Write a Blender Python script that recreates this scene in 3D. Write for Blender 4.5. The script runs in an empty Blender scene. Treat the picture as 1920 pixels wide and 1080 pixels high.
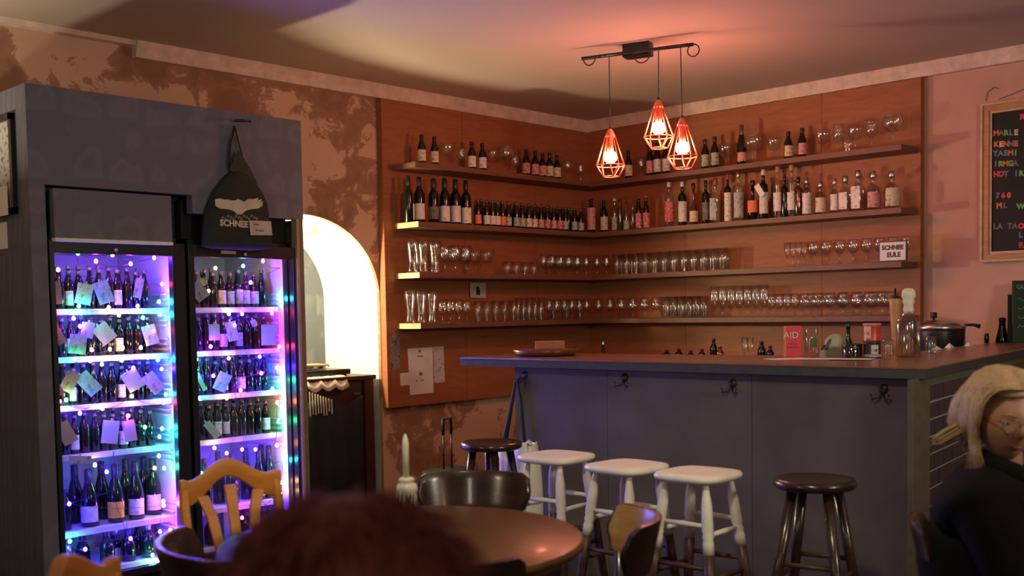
import bpy, bmesh, math, random
from mathutils import Vector, Matrix
R = random.Random(7)
SC = bpy.context.scene
COL = SC.collection
rad = math.radians

# ------------------------------------------------------------------ camera
FPX, PCX, PCY = 2011.0, 960.0, 689.0          # focal length and principal point in 1920x1080 pixels
AZ, PITCH, ROLL, EYE = rad(43.97), rad(-3.0), rad(-1.0), 1.35
CAMM = (Matrix.Rotation(AZ - math.pi / 2, 3, 'Z') @ Matrix.Rotation(math.pi / 2 + PITCH, 3, 'X') @ Matrix.Rotation(ROLL, 3, 'Z'))
cam = bpy.data.cameras.new('camera'); camo = bpy.data.objects.new('camera', cam); COL.objects.link(camo)
camo.matrix_world = Matrix.Translation((0, 0, EYE)) @ CAMM.to_4x4()
cam.sensor_width = 36; cam.lens = FPX / 1920 * 36; cam.shift_y = (PCY - 540) / 1920; cam.clip_start = .05
cam.dof.use_dof = True; cam.dof.focus_distance = 7.0; cam.dof.aperture_fstop = 3.4
SC.camera = camo

def P(u, v, x=None, y=None, z=None, d=None):
    """a spot read off the photograph, carried out to a plane of the room"""
    r = CAMM @ Vector(((u - PCX) / FPX, -(v - PCY) / FPX, -1))
    t = x / r.x if x is not None else y / r.y if y is not None else (z - EYE) / r.z if z is not None else d
    return Vector((0, 0, EYE)) + r * t

# ------------------------------------------------------------------ world, lights, exposure
w = bpy.data.worlds.new('world'); SC.world = w; w.use_nodes = True
w.node_tree.nodes['Background'].inputs[0].default_value = (1.0, .80, .66, 1)
w.node_tree.nodes['Background'].inputs[1].default_value = .055
def area(name, loc, target, size, power, col, spread=180):
    l = bpy.data.lights.new(name, 'AREA'); l.shape = 'DISK'; l.size = size; l.energy = power; l.color = col; l.spread = rad(spread)
    o = bpy.data.objects.new(name, l); COL.objects.link(o); o.location = loc
    o.rotation_euler = (Vector(target) - Vector(loc)).to_track_quat('-Z', 'Y').to_euler(); return o
area('room_lamp', (1.5, 1.3, 2.8), (3.1, 2.6, .5), .22, 11, (1, .90, .62), 112)
area('table_lamp', (2.3, -2.2, 1.75), (3.6, 2.0, .7), .25, 5, (1, .62, .38))
area('sconce', (1.48, 5.6, 1.9), (1.55, 5.5, 2.9), .10, 8.5, (1, .84, .62), 150)
area('right_ceiling_fill', (3.2, -.9, 1.9), (4.2, .8, 3.0), .5, 40, (1, .86, .68), 170)  # unseen fill added to brighten the right of the ceiling
area('left_ceiling_fill', (-.5, 3.0, 1.75), (1.6, 3.9, 3.0), .5, 16, (1, .80, .56), 170)  # unseen fill added to lift the left ceiling, cornice and plaster
area('rear_fill', (-1.4, -.8, 2.2), (2.2, 2.8, .8), .4, 6.5, (1, .84, .66), 150)  # unseen fill added behind the camera for the housing and foreground hair
def point(name, loc, power, col, r):
    l = bpy.data.lights.new(name, 'POINT'); l.energy = power; l.color = col; l.shadow_soft_size = r
    o = bpy.data.objects.new(name, l); COL.objects.link(o); o.location = loc; return o
BULB_RGB = (1.0, .30, .18); BULB_L = 280
LED = {'blue': (.12, .02, 3.8), 'cyan': (.01, .58, .95), 'green': (.01, .95, .28), 'red': (.9, .02, .08), 'warm': (.55, .28, .09), 'violet': (.8, .04, 3.2), 'orange': (1, .28, .03)}
LED_L = 260
vs = SC.view_settings; vs.view_transform = 'Standard'; vs.look = 'None'; vs.exposure = 0; vs.gamma = 1; vs.use_curve_mapping = False
SC.cycles.use_denoising = True
SC.cycles.sample_clamp_indirect = 4
SC.cycles.max_bounces = 10; SC.cycles.transparent_max_bounces = 24; SC.cycles.glossy_bounces = 4
SC.cycles.caustics_reflective = False; SC.cycles.caustics_refractive = False

# ------------------------------------------------------------------ materials
_M = {}
def newmat(name):
    m = bpy.data.materials.new(name); m.use_nodes = True; nt = m.node_tree
    return m, nt, nt.nodes['Principled BSDF']
def N(nt, t, **kw):
    n = nt.nodes.new(t)
    for k, v in kw.items(): setattr(n, k, v)
    return n
def coords(nt, scale=(1, 1, 1), gen='Object'):
    tc = N(nt, 'ShaderNodeTexCoord'); mp = N(nt, 'ShaderNodeMapping'); mp.inputs['Scale'].default_value = scale
    nt.links.new(tc.outputs[gen], mp.inputs['Vector']); return mp.outputs['Vector']
def ramp(nt, fac, stops):
    r = N(nt, 'ShaderNodeValToRGB'); e = r.color_ramp.elements
    while len(e) < len(stops): e.new(.5)
    for el, (p, c) in zip(e, stops): el.position = p; el.color = (*c, 1)
    nt.links.new(fac, r.inputs[0]); return r.outputs[0]
def noise(nt, vec, scale, detail=4, rough=.55, dist=0):
    n = N(nt, 'ShaderNodeTexNoise'); n.inputs['Scale'].default_value = scale; n.inputs['Detail'].default_value = detail
    n.inputs['Roughness'].default_value = rough; n.inputs['Distortion'].default_value = dist
    nt.links.new(vec, n.inputs['Vector']); return n.outputs['Fac']
def bump(nt, b, h, s=.3, d=.01):
    n = N(nt, 'ShaderNodeBump'); n.inputs['Strength'].default_value = s; n.inputs['Distance'].default_value = d
    nt.links.new(h, n.inputs['Height']); nt.links.new(n.outputs[0], b.inputs['Normal'])
def plain(name, col, rough=.5, metal=0, spec=.5, var=.15, emit=None):
    key = ('p', name)
    if key in _M: return _M[key]
    m, nt, b = newmat(name)
    f = noise(nt, coords(nt), 14, 3)
    nt.links.new(ramp(nt, f, [(.3, tuple(c * (1 - var) for c in col)), (.7, tuple(min(1, c * (1 + var)) for c in col))]), b.inputs['Base Color'])
    b.inputs['Roughness'].default_value = rough; b.inputs['Metallic'].default_value = metal; b.inputs['Specular IOR Level'].default_value = spec
    if emit: b.inputs['Emission Color'].default_value = (*emit[0], 1); b.inputs['Emission Strength'].default_value = emit[1]
    _M[key] = m; return m
def wood(name, dark, light, rough=.45, scale=(1, 1, 8), gloss=.4, coat=0):
    key = ('w', name)
    if key in _M: return _M[key]
    m, nt, b = newmat(name); v = coords(nt, scale)
    f = noise(nt, v, 6, 6, .6, .8); c = ramp(nt, f, [(.3, dark), (.52, tuple((a + e) / 2 for a, e in zip(dark, light))), (.75, light)])
    nt.links.new(c, b.inputs['Base Color']); b.inputs['Roughness'].default_value = rough; b.inputs['Specular IOR Level'].default_value = gloss
    b.inputs['Coat Weight'].default_value = coat; b.inputs['Coat Roughness'].default_value = .12
    bump(nt, b, f, .12, .003); _M[key] = m; return m
def thin_glass(name, tint=(.985, .99, .985), dens=.11):
    key = ('g', name)
    if key in _M: return _M[key]
    m, nt, b = newmat(name); nt.nodes.remove(b); out = nt.nodes['Material Output']
    tr = N(nt, 'ShaderNodeBsdfTransparent'); tr.inputs[0].default_value = (*tint, 1)
    gl = N(nt, 'ShaderNodeBsdfGlossy'); gl.inputs['Roughness'].default_value = .12
    lw = N(nt, 'ShaderNodeLayerWeight'); lw.inputs['Blend'].default_value = .42
    mr = N(nt, 'ShaderNodeMapRange'); mr.inputs['To Min'].default_value = dens; mr.inputs['To Max'].default_value = .62
    pw = N(nt, 'ShaderNodeMath', operation='POWER'); pw.inputs[1].default_value = 2.6; nt.links.new(lw.outputs['Facing'], pw.inputs[0]); nt.links.new(pw.outputs[0], mr.inputs[0])
    mx = N(nt, 'ShaderNodeMixShader'); nt.links.new(mr.outputs[0], mx.inputs[0]); nt.links.new(tr.outputs[0], mx.inputs[1]); nt.links.new(gl.outputs[0], mx.inputs[2])
    nt.links.new(mx.outputs[0], out.inputs[0]); _M[key] = m; return m
def label_mat(base, ink, style=0):
    key = ('l', base, ink, style)
    if key in _M: return _M[key]
    m, nt, b = newmat('printed_paper')
    if style == 0:
        wv = N(nt, 'ShaderNodeTexWave', wave_type='BANDS', bands_direction='Z'); wv.inputs['Scale'].default_value = 42; nt.links.new(coords(nt), wv.inputs['Vector'])
        mu = N(nt, 'ShaderNodeMath', operation='MULTIPLY'); nt.links.new(noise(nt, coords(nt, (90, 90, 25)), 1.2, 2, .6), mu.inputs[0]); nt.links.new(wv.outputs['Fac'], mu.inputs[1])
        nt.links.new(ramp(nt, mu.outputs[0], [(.40, base), (.56, ink)]), b.inputs['Base Color'])
    else:
        mid_ = tuple(x * .55 + y * .45 for x, y in zip(base, ink))
        nt.links.new(ramp(nt, noise(nt, coords(nt), 42, 3, .6), [(.50, base), (.58, mid_), (.66, ink)]), b.inputs['Base Color'])
    b.inputs['Roughness'].default_value = .6; _M[key] = m; return m
def emis(name, col, s):
    key = ('e', name)
    if key in _M: return _M[key]
    m, nt, b = newmat(name); nt.nodes.remove(b)
    e = N(nt, 'ShaderNodeEmission'); e.inputs[0].default_value = (*col, 1); e.inputs[1].default_value = s
    nt.links.new(e.outputs[0], nt.nodes['Material Output'].inputs[0]); _M[key] = m; return m
def plaster():
    m, nt, b = newmat('mottled_plaster'); v = coords(nt)
    a = noise(nt, v, 5.2, 10, .72, .6); c = noise(nt, v, 2.3, 3, .5)
    ad = N(nt, 'ShaderNodeMath', operation='ADD'); nt.links.new(a, ad.inputs[0]); nt.links.new(c, ad.inputs[1])
    nt.links.new(ramp(nt, ad.outputs[0], [(.80, (.27, .135, .075)), (.97, (.36, .20, .12)), (1.04, (.50, .31, .20)), (1.2, (.60, .40, .28))]), b.inputs['Base Color'])
    b.inputs['Roughness'].default_value = .85; bump(nt, b, a, .2, .006); return m
def cloudy(name, c0, c1, sc=1.6):
    m, nt, b = newmat(name); f = noise(nt, coords(nt), sc, 5, .5, .3)
    nt.links.new(ramp(nt, f, [(.3, c0), (.7, c1)]), b.inputs['Base Color']); b.inputs['Roughness'].default_value = .9
    bump(nt, b, noise(nt, coords(nt), 60, 3), .1, .002); return m
def damask(name, c0, c1, sc=5.2):
    m, nt, b = newmat(name); v = coords(nt, (sc, sc, sc * .7))
    vo = N(nt, 'ShaderNodeTexVoronoi', feature='DISTANCE_TO_EDGE'); vo.inputs['Scale'].default_value = .9; vo.inputs['Randomness'].default_value = .12
    nt.links.new(v, vo.inputs['Vector'])
    wv = N(nt, 'ShaderNodeTexWave', wave_type='RINGS'); wv.inputs['Scale'].default_value = .9; wv.inputs['Distortion'].default_value = 5; wv.inputs['Detail'].default_value = 2
    nt.links.new(v, wv.inputs['Vector'])
    mu = N(nt, 'ShaderNodeMath', operation='MULTIPLY'); nt.links.new(vo.outputs['Distance'], mu.inputs[0]); nt.links.new(wv.outputs['Fac'], mu.inputs[1])
    nt.links.new(ramp(nt, mu.outputs[0], [(.04, c0), (.12, c1), (.3, c0)]), b.inputs['Base Color'])
    b.inputs['Roughness'].default_value = .7; bump(nt, b, mu.outputs[0], .5, .006); return m

PLASTER = plaster()
PINK = cloudy('pink_limewash', (.50, .27, .20), (.61, .37, .28))
CEILM = cloudy('ceiling_paint', (.47, .385, .31), (.52, .43, .35), .6)
CORN = plain('cornice_paint', (.66, .50, .40), .7)
PAPERW = damask('dark_damask_wallpaper', (.108, .110, .14), (.136, .138, .168))
PALEW = damask('pale_damask_wallpaper', (.085, .10, .12), (.17, .185, .19), 9)
FLOORM = wood('floor_wood', (.03, .018, .012), (.07, .04, .025), .5, (8, 1, 1))
BOARD = wood('rack_plywood', (.27, .088, .034), (.37, .13, .052), .55, (.7, .7, 5))
SHELFM = wood('shelf_wood', (.13, .058, .034), (.20, .092, .052), .5, (1, 1, 6))
BLACK = plain('black_metal', (.010, .010, .011), .35)
MATTE = plain('matte_black', (.012, .012, .012), .8)
WHITEP = plain('white_plastic', (.75, .75, .78), .4)
DARKW = wood('dark_lacquered_wood', (.020, .010, .007), (.045, .022, .013), .25, (1, 1, 6), .5, .3)
TABLEW = wood('table_veneer', (.075, .033, .009), (.12, .055, .015), .34, (5, 1, 1), .22, .06)
PINE = wood('pine', (.56, .19, .028), (.70, .29, .055), .4, (1, 1, 6), .5)
CREAM = plain('cream_paint', (.82, .77, .66), .42, var=.06)
GLASS = thin_glass('clear_glass')
PANE = thin_glass('door_glass', (.97, .98, .98), .02)
STEEL = plain('brushed_steel', (.55, .53, .5), .28, 1)
PAPER = plain('white_paper', (.75, .72, .68), .7, var=.05)
WAX = plain('candle_wax', (.78, .72, .55), .5, var=.05)
BROWNG = plain('brown_bottle_glass', (.012, .006, .003), .13, spec=.5)
GREENG = plain('green_bottle_glass', (.005, .013, .007), .12, spec=.5)
BLACKG = plain('black_bottle_glass', (.005, .005, .005), .14, spec=.45)

# ------------------------------------------------------------------ mesh helpers
class MB:
    def __init__(s): s.v = []; s.f = []; s.m = []; s.sm = []
    def add(s, vs_, fs, mi=0, sm=False):
        o = len(s.v); s.v += [tuple(q) for q in vs_]; s.f += [tuple(i + o for i in f) for f in fs]
        s.m += [mi] * len(fs); s.sm += [sm] * len(fs); return s
    def box(s, a, b, mi=0):
        x0, y0, z0 = [min(p, q) for p, q in zip(a, b)]; x1, y1, z1 = [max(p, q) for p, q in zip(a, b)]
        return s.add([(x0, y0, z0), (x1, y0, z0), (x1, y1, z0), (x0, y1, z0), (x0, y0, z1), (x1, y0, z1), (x1, y1, z1), (x0, y1, z1)],
                     [(0, 3, 2, 1), (4, 5, 6, 7), (0, 1, 5, 4), (1, 2, 6, 5), (2, 3, 7, 6), (3, 0, 4, 7)], mi)
    def lathe(s, prof, n=16, o=(0, 0, 0), mi=0, shape=None, sm=True, M=None):
        """prof: (radius, z) pairs from bottom to top"""
        vs_ = []; o = Vector(o)
        for r, z in prof:
            for k in range(n):
                a = 2 * math.pi * k / n; q = shape(a) if shape else 1
                p = Vector((r * q * math.cos(a), r * q * math.sin(a), z))
                vs_.append((M @ p if M else p) + o)
        fs = [(i * n + k, i * n + (k + 1) % n, (i + 1) * n + (k + 1) % n, (i + 1) * n + k) for i in range(len(prof) - 1) for k in range(n)]
        if prof[0][0] > 1e-6: fs.append(tuple(range(n))[::-1])
        if prof[-1][0] > 1e-6: fs.append(tuple((len(prof) - 1) * n + k for k in range(n)))
        return s.add(vs_, fs, mi, sm)
    def tube(s, pts, r, n=8, mi=0, closed=False, flat=None):
        pts = [Vector(p) for p in pts]; L = len(pts); rs = r if isinstance(r, (list, tuple)) else [r] * L
        vs_ = []; up = None
        for i, p in enumerate(pts):
            if closed: t = pts[(i + 1) % L] - pts[i - 1]
            else: t = pts[min(i + 1, L - 1)] - pts[max(i - 1, 0)]
            t.normalize()
            if up is None: up = t.orthogonal().normalized() if abs(t.z) > .9 else Vector((0, 0, 1))
            a = (up - t * up.dot(t));
            a = t.orthogonal() if a.length < 1e-5 else a
            a.normalize(); up = a; b = t.cross(a)
            for k in range(n):
                an = 2 * math.pi * k / n
                fa, fb = flat if flat else (1, 1)
                vs_.append(p + (a * math.cos(an) * fa + b * math.sin(an) * fb) * rs[i])
        m = L if closed else L - 1
        fs = [(i * n + k, i * n + (k + 1) % n, ((i + 1) % L) * n + (k + 1) % n, ((i + 1) % L) * n + k) for i in range(m) for k in range(n)]
        if not closed: fs += [tuple(range(n))[::-1], tuple((L - 1) * n + k for k in range(n))]
        return s.add(vs_, fs, mi, True)
    def prism(s, poly, fn, t0, t1, mi=0, sm=False):
        """poly of 2-D points, fn(a, b, t) -> 3-D"""
        n = len(poly); vs_ = [fn(a, b, t0) for a, b in poly] + [fn(a, b, t1) for a, b in poly]
        return s.add(vs_, [tuple(range(n))[::-1], tuple(range(n, 2 * n))] + [(i, (i + 1) % n, n + (i + 1) % n, n + i) for i in range(n)], mi, sm)
    def ball(s, c, r, nu=12, nv=8, mi=0, sc=(1, 1, 1)):
        prof = [(math.sin(math.pi * j / nv) * r, -math.cos(math.pi * j / nv) * r) for j in range(nv + 1)]
        prof[0] = (1e-7, -r); prof[-1] = (1e-7, r)
        return s.lathe(prof, nu, c, mi, M=Matrix.Diagonal(sc))
    def mesh(s, name, mats):
        me = bpy.data.meshes.new(name); me.from_pydata(s.v, [], s.f)
        for m in (mats if isinstance(mats, (list, tuple)) else [mats]): me.materials.append(m)
        me.polygons.foreach_set('material_index', s.m); me.polygons.foreach_set('use_smooth', s.sm)
        bm = bmesh.new(); bm.from_mesh(me); bmesh.ops.recalc_face_normals(bm, faces=bm.faces); bm.to_mesh(me); bm.free()
        me.update(); return me
    def build(s, name, mats, parent=None, loc=None, bevel=0, rz=0):
        return put(name, s.mesh(name, mats), parent, loc, bevel, rz)
def put(name, me, parent=None, loc=None, bevel=0, rz=0):
    o = bpy.data.objects.new(name, me); COL.objects.link(o)
    if parent: o.parent = parent
    if loc is not None: o.location = loc
    if rz: o.rotation_euler.z = rz
    if bevel:
        b = o.modifiers.new('round', 'BEVEL'); b.width = bevel; b.segments = 2; b.limit_method = 'ANGLE'
    return o
def tag(o, label, cat, group=None):
    o['label'] = label; o['category'] = cat
    if group: o['group'] = group
    return o
def empty(name, loc=(0, 0, 0), rz=0):
    o = bpy.data.objects.new(name, None); COL.objects.link(o); o.location = loc; o.rotation_euler.z = rz; o.empty_display_size = .1; return o
def struct(o): o['kind'] = 'structure'; return o
def text(name, body, size, mat, parent, M, ext=.0008, align='CENTER', bold=0):
    c = bpy.data.curves.new(name, 'FONT'); c.body = body; c.size = size; c.extrude = ext; c.align_x = align; c.align_y = 'CENTER'; c.offset = bold
    c.resolution_u = 3; c.materials.append(mat)
    t_ = bpy.data.objects.new(name, c); me = bpy.data.meshes.new_from_object(t_); bpy.data.objects.remove(t_); bpy.data.curves.remove(c)
    o = bpy.data.objects.new(name, me); COL.objects.link(o); o.matrix_world = M
    if parent: o.parent = parent; o.matrix_parent_inverse = parent.matrix_basis.inverted()
    return o
# text facing the viewer when it hangs on the long wall (normal -Y) or on the wall behind the bar (normal -X)
def scribble(name, w_, h_, mat, parent, M, seed):
    """one illegible handwritten line as a thin raised stroke"""
    q = random.Random(seed); pts = [(x * w_ / 16 - w_ / 2, 0, q.uniform(-.5, .5) * h_) for x in range(17)]
    o = MB().tube(pts, h_ * .09, 4).build(name, mat); o.matrix_world = M; o.parent = parent; o.matrix_parent_inverse = parent.matrix_basis.inverted(); return o
RY = Matrix.Rotation(math.pi / 2, 4, 'X')
RX = Matrix.Rotation(-math.pi / 2, 4, 'Z') @ RY
FACE = Matrix.Rotation(AZ - math.pi / 2, 4, 'Z') @ RY                 # turned towards the room's middle
_W = ['zeroth', 'first', 'second', 'third', 'fourth', 'fifth', 'sixth', 'seventh', 'eighth', 'ninth', 'tenth', 'eleventh', 'twelfth', 'thirteenth', 'fourteenth', 'fifteenth', 'sixteenth', 'seventeenth', 'eighteenth', 'nineteenth', 'twentieth']
def nth(n): return _W[n] if n <= 20 else 'twenty-' + _W[n - 20] if n < 30 else 'thirtieth' if n == 30 else 'thirty-' + _W[n - 30]

# ------------------------------------------------------------------ room
YW, XW, CZ = 5.96, 7.16, 2.95          # the long wall, the wall behind the bar, the ceiling
struct(MB().box((-3, -4, -.1), (XW + .2, YW + .8, 0)).build('floor', FLOORM))
struct(MB().box((-3, -4, CZ), (XW + .2, YW + .8, CZ + .1)).build('ceiling', CEILM))
ac, aw, asp, ah = 4.21, .63, 1.46, .557
arch = [(ac - aw, 0), (ac - aw, asp)] + [(ac - aw * math.cos(math.pi * k / 28), asp + ah * math.sin(math.pi * k / 28)) for k in range(1, 28)] + [(ac + aw, asp), (ac + aw, 0)]
m = MB()
def arch_wall(m, x0, x1, top, y0, y1, ar, mi=0):
    """a wall with an arch cut in it, made of strips above the arch"""
    m.box((x0, y0, 0), (ar[0][0], y1, top), mi); m.box((ar[-1][0], y0, 0), (x1, y1, top), mi)
    pts = ar[1:-1]
    for (a, b), (c, d) in zip(pts, pts[1:]):
        m.prism([(a, b), (c, d), (c, top), (a, top)], lambda p, q, t: (p, t, q), y0, y1, mi)
arch_wall(m, -3, XW, CZ, YW, YW + .03, arch)
struct(m.build('wall_left', PLASTER))
NICHE = plain('niche_whitewash', (.85, .80, .68), .8, var=.04)
m = MB()
for (a, b), (c, d) in zip(arch, arch[1:]):
    m.add([(a, YW + .03, b), (c, YW + .03, d), (c, YW + .66, d), (a, YW + .66, b)], [(0, 1, 2, 3)], 0, 1 < b)
struct(m.build('wall_niche', NICHE))
struct(MB().box((ac - aw - .1, YW + .66, 0), (ac + aw + .1, YW + .70, CZ)).build('wall_niche_back', PALEW))
struct(MB().box((XW, -4, 0), (XW + .1, YW + .03, CZ)).build('wall_back', PINK))
m = MB().prism([(0, 2.92), (.045, 2.925), (.06, CZ), (0, CZ)], lambda a, b, t: (t, YW - a, b), -3, 3.04)
struct(m.build('trim_1', CORN))
m = MB().prism([(0, 2.857), (.05, 2.857), (.06, 2.90), (.075, 2.935), (.075, CZ), (0, CZ)], lambda a, b, t: (t, YW - a, b), 3.04, XW)
struct(m.build('trim_2', CORN))
m = MB().prism([(0, 2.86), (.05, 2.86), (.06, 2.90), (.075, 2.935), (.075, CZ), (0, CZ)], lambda a, b, t: (XW - a, t, b), -4, YW - .05)
struct(m.build('trim_3', CORN))

# ------------------------------------------------------------------ the housing papered over around the fridges
HX0, HX1, HY, HZ = 2.09, 3.635, 5.15, 2.457
h = empty('fridge_housing', (2.86, 5.5, 0)); tag(h, 'dark blue grey papered housing built around the two bottle fridges', 'housing')
def child(mb, name, mat, par, bevel=0):
    o = mb.build(name, mat, par, None, bevel); o.matrix_parent_inverse = par.matrix_basis.inverted(); return o
child(MB().box((HX0, HY, 0), (HX0 + .075, YW - .002, HZ)), 'side_panel', PAPERW, h)
child(MB().box((HX0 + .075, HY, 1.99), (2.935, HY + .06, HZ)).box((2.935, HY, 1.895), (HX1, HY + .06, HZ)), 'fascia', PAPERW, h)
child(MB().box((HX0 + .075, HY + .06, HZ - .03), (HX1, YW - .002, HZ)), 'top_board', PAPERW, h)
child(MB().box((HX0 + .075, 5.30, 1.77), (HX1 - .03, 5.33, HZ - .03)), 'recess_shade_board', BLACK, h)  # shade of the recess over the fridges, put in as a black board
OLIVE = plain('olive_painted_edge', (.16, .13, .085), .6)
child(MB().box((HX1 - .03, HY + .005, 0), (HX1, YW - .002, 1.895)), 'side_panel', OLIVE, h)
child(MB().box((HX1 - .05, HY - .004, 0), (HX1 - .035, HY + .05, 1.895)), 'edge_strip', plain('ochre_strip', (.36, .28, .13), .6), h)
# ------------------------------------------------------------------ fridges
SHY = 5.28
S_Z = [P(100, v, y=SHY).z for v in (580, 671, 763, 857, 1003)] + [.0]
S_Z[5] = .075
INNER = plain('fridge_liner', (.62, .62, .68), .5, var=.04)
def fridge(x0, x1, gx0, gx1, where, canopy):
    f = empty('bottle_fridge', ((x0 + x1) / 2, 5.5, 0)); tag(f, f'black glass door bottle fridge {where}', 'fridge', 'bottle fridges')
    t = .028
    c = MB(); y0, y1 = 5.215, 5.90
    c.box((x0, y0, .02), (x0 + t, y1, 1.76)).box((x1 - t, y0, .05), (x1, y1, 1.76)).box((x0, y0, 1.71), (x1, y1, 1.76)).box((x0, y0, .02), (x1, y1, .05)).box((x0, y1 - .02, .05), (x1, y1, 1.76))
    child(c, 'cabinet', BLACK, f)
    c = MB(); a, b = x0 + t, x1 - t
    c.box((a, 5.25, .05), (a + .006, y1 - .02, 1.71)).box((b - .006, 5.25, .05), (b, y1 - .02, 1.71)).box((a, y1 - .03, .05), (b, y1 - .02, 1.71)).box((a, 5.25, 1.70), (b, y1 - .02, 1.71))
    child(c, 'liner', INNER, f)
    c = MB()
    for z in S_Z[:5]:
        for k in range(-3, 4):
            for s_ in (a + .006, b - .021): c.box((s_, 5.30, z + k * .028 - .014), (s_ + .015, 5.84, z + k * .028 - .006))
    o = child(c, 'side_ribs', INNER, f); o['kind'] = 'stuff'
    for z in S_Z:
        child(MB().box((a + .018, SHY, z - .028), (b - .018, SHY + .012, z)).box((a + .018, SHY + .012, z - .012), (b - .018, 5.82, z - .004)), 'shelf', WHITEP, f)
    g = MB()                                        # inner air grille at the back, near the top
    for i in range(6): g.box((a + .03, y1 - .04, 1.56 + i * .022), (a + .22, y1 - .031, 1.572 + i * .022))
    for i in range(4): g.box((a + .03 + i * .06, y1 - .042, 1.555), (a + .036 + i * .06, y1 - .03, 1.69))
    child(g, 'air_grille', plain('grille_plastic', (.45, .47, .52), .5), f)
    # door: four rails, a pane, a handle
    d = MB(); dy0, dy1 = 5.165, 5.21; z0, z1 = .03, 1.705
    d.box((x0 + .005, dy0, z0), (gx0, dy1, z1 + .03)).box((gx1, dy0, z0), (x1 - .003, dy1, z1 + .03)).box((gx0, dy0, 1.668), (gx1, dy1, z1 + .03)).box((gx0, dy0, z0), (gx1, dy1, .07))
    dr = child(d, 'door', BLACK, f, .003)
    child(MB().box((gx0 - .004, dy0 + .012, .065), (gx1 + .004, dy0 + .016, 1.672)), 'pane', PANE, dr)
    child(MB().lathe([(.009, 0), (.011, .004), (.009, .008)], 12, ((gx0 + gx1) / 2, dy0, 1.69), M=Matrix.Rotation(rad(90), 3, 'X')), 'door_badge', STEEL, dr)
    if canopy:
        child(MB().box((x0 + .02, HY - .02, 1.735), (x1 - .09, HY + .05, 1.975)), 'canopy', PAPERW, f, .004)
        child(MB().box((x0 + .02, HY - .024, 1.722), (x1 - .09, HY + .03, 1.738)), 'canopy_trim', PAPER, f)
    else:
        child(MB().box((x0 + .01, 5.24, 1.765), (x1 - .01, 5.28, 1.97)), 'canopy', BLACK, f)
        child(MB().box((x0 + .20, dy0 - .004, 1.688), (x0 + .29, dy0, 1.705)), 'door_sticker', plain('salmon_sticker', (.6, .36, .28), .6), dr)
    return f
F1 = fridge(2.175, 2.895, 2.205, 2.818, 'beside the owl picture, its canopy papered over', True)
F2 = fridge(2.905, 3.585, 2.945, 3.566, 'beside the bright arch, behind the pine chair', False)

# ------------------------------------------------------------------ bottles
def superell(a, e=.45):
    c, s_ = abs(math.cos(a)), abs(math.sin(a)); return (c ** (2 / e) + s_ ** (2 / e)) ** (-e / 2)
PROF = {
    'beer': [(.90, 0), (1, .02), (1, .56), (.94, .62), (.62, .73), (.45, .80), (.40, .93), (.47, .94), (.47, .985), (.40, 1)],
    'stubby': [(.90, 0), (1, .02), (1, .60), (.92, .68), (.60, .78), (.46, .84), (.43, .94), (.5, .95), (.5, .99), (.4, 1)],
    'wine': [(.92, 0), (1, .015), (1, .60), (.93, .66), (.62, .72), (.40, .77), (.36, .93), (.42, .935), (.42, .965), (.37, .97), (.37, 1)],
    'sekt': [(.92, 0), (1, .015), (1, .42), (.90, .54), (.62, .68), (.42, .78), (.34, .92), (.42, .925), (.42, .96), (.36, 1)],
    'spirit': [(.92, 0), (1, .02), (1, .66), (.90, .71), (.45, .75), (.36, .78), (.34, .90), (.40, .905), (.40, .99), (.36, 1)],
    'flask': [(.90, 0), (1, .02), (1, .52), (.86, .60), (.42, .68), (.34, .72), (.33, .86), (.42, .87), (.42, .99), (.38, 1)],
    'round': [(.60, 0), (.72, .02), (1, .18), (1, .32), (.72, .45), (.38, .54), (.32, .60), (.30, .90), (.42, .91), (.42, .99), (.36, 1)],
}
NECK = {'beer': .925, 'stubby': .935, 'wine': .80, 'sekt': .74, 'spirit': .895, 'flask': .86, 'round': .895}
_mesh = {}
def lathe_mesh(key, fn):
    if key not in _mesh: _mesh[key] = fn()
    return _mesh[key]
def sheet(r, z0, z1, half, n=10):
    """a label: a thin curved shell around the bottle's front (local -Y)"""
    m = MB(); vs_ = []
    for rr in (r, r + .0012):
        for z in (z0, z1):
            for k in range(n + 1):
                a = -math.pi / 2 + half * (2 * k / n - 1); vs_.append((rr * math.cos(a), rr * math.sin(a), z))
    w_ = n + 1; fs = []
    for k in range(n):
        fs += [(2 * w_ + k, 2 * w_ + k + 1, 3 * w_ + k + 1, 3 * w_ + k), (k, w_ + k, w_ + k + 1, k + 1), (w_ + k, 3 * w_ + k, 3 * w_ + k + 1, w_ + k + 1), (k, k + 1, 2 * w_ + k + 1, 2 * w_ + k)]
    fs += [(0, 2 * w_, 3 * w_, w_), (n, w_ + n, 3 * w_ + n, 2 * w_ + n)]
    return m.add(vs_, fs, 0, False)
def flat_label(r, z0, z1, half):
    wd = r * min(1.6, half * 1.15) / 2 * 1.1
    return MB().box((-wd, -r * 1.0 - .0012, z0), (wd, -r * 1.0 + .0006, z1))
CAPS = {'crown': plain('crown_cap', (.16, .12, .09), .35, .6), 'dark': plain('dark_capsule', (.02, .015, .015), .35), 'gold': plain('gold_foil', (.55, .38, .13), .3, .9),
        'white': plain('white_capsule', (.6, .58, .52), .4), 'red': plain('red_capsule', (.35, .05, .06), .4), 'cork': plain('cork_stopper', (.42, .28, .16), .8), 'silver': plain('silver_foil', (.5, .5, .5), .3, .9)}
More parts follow.
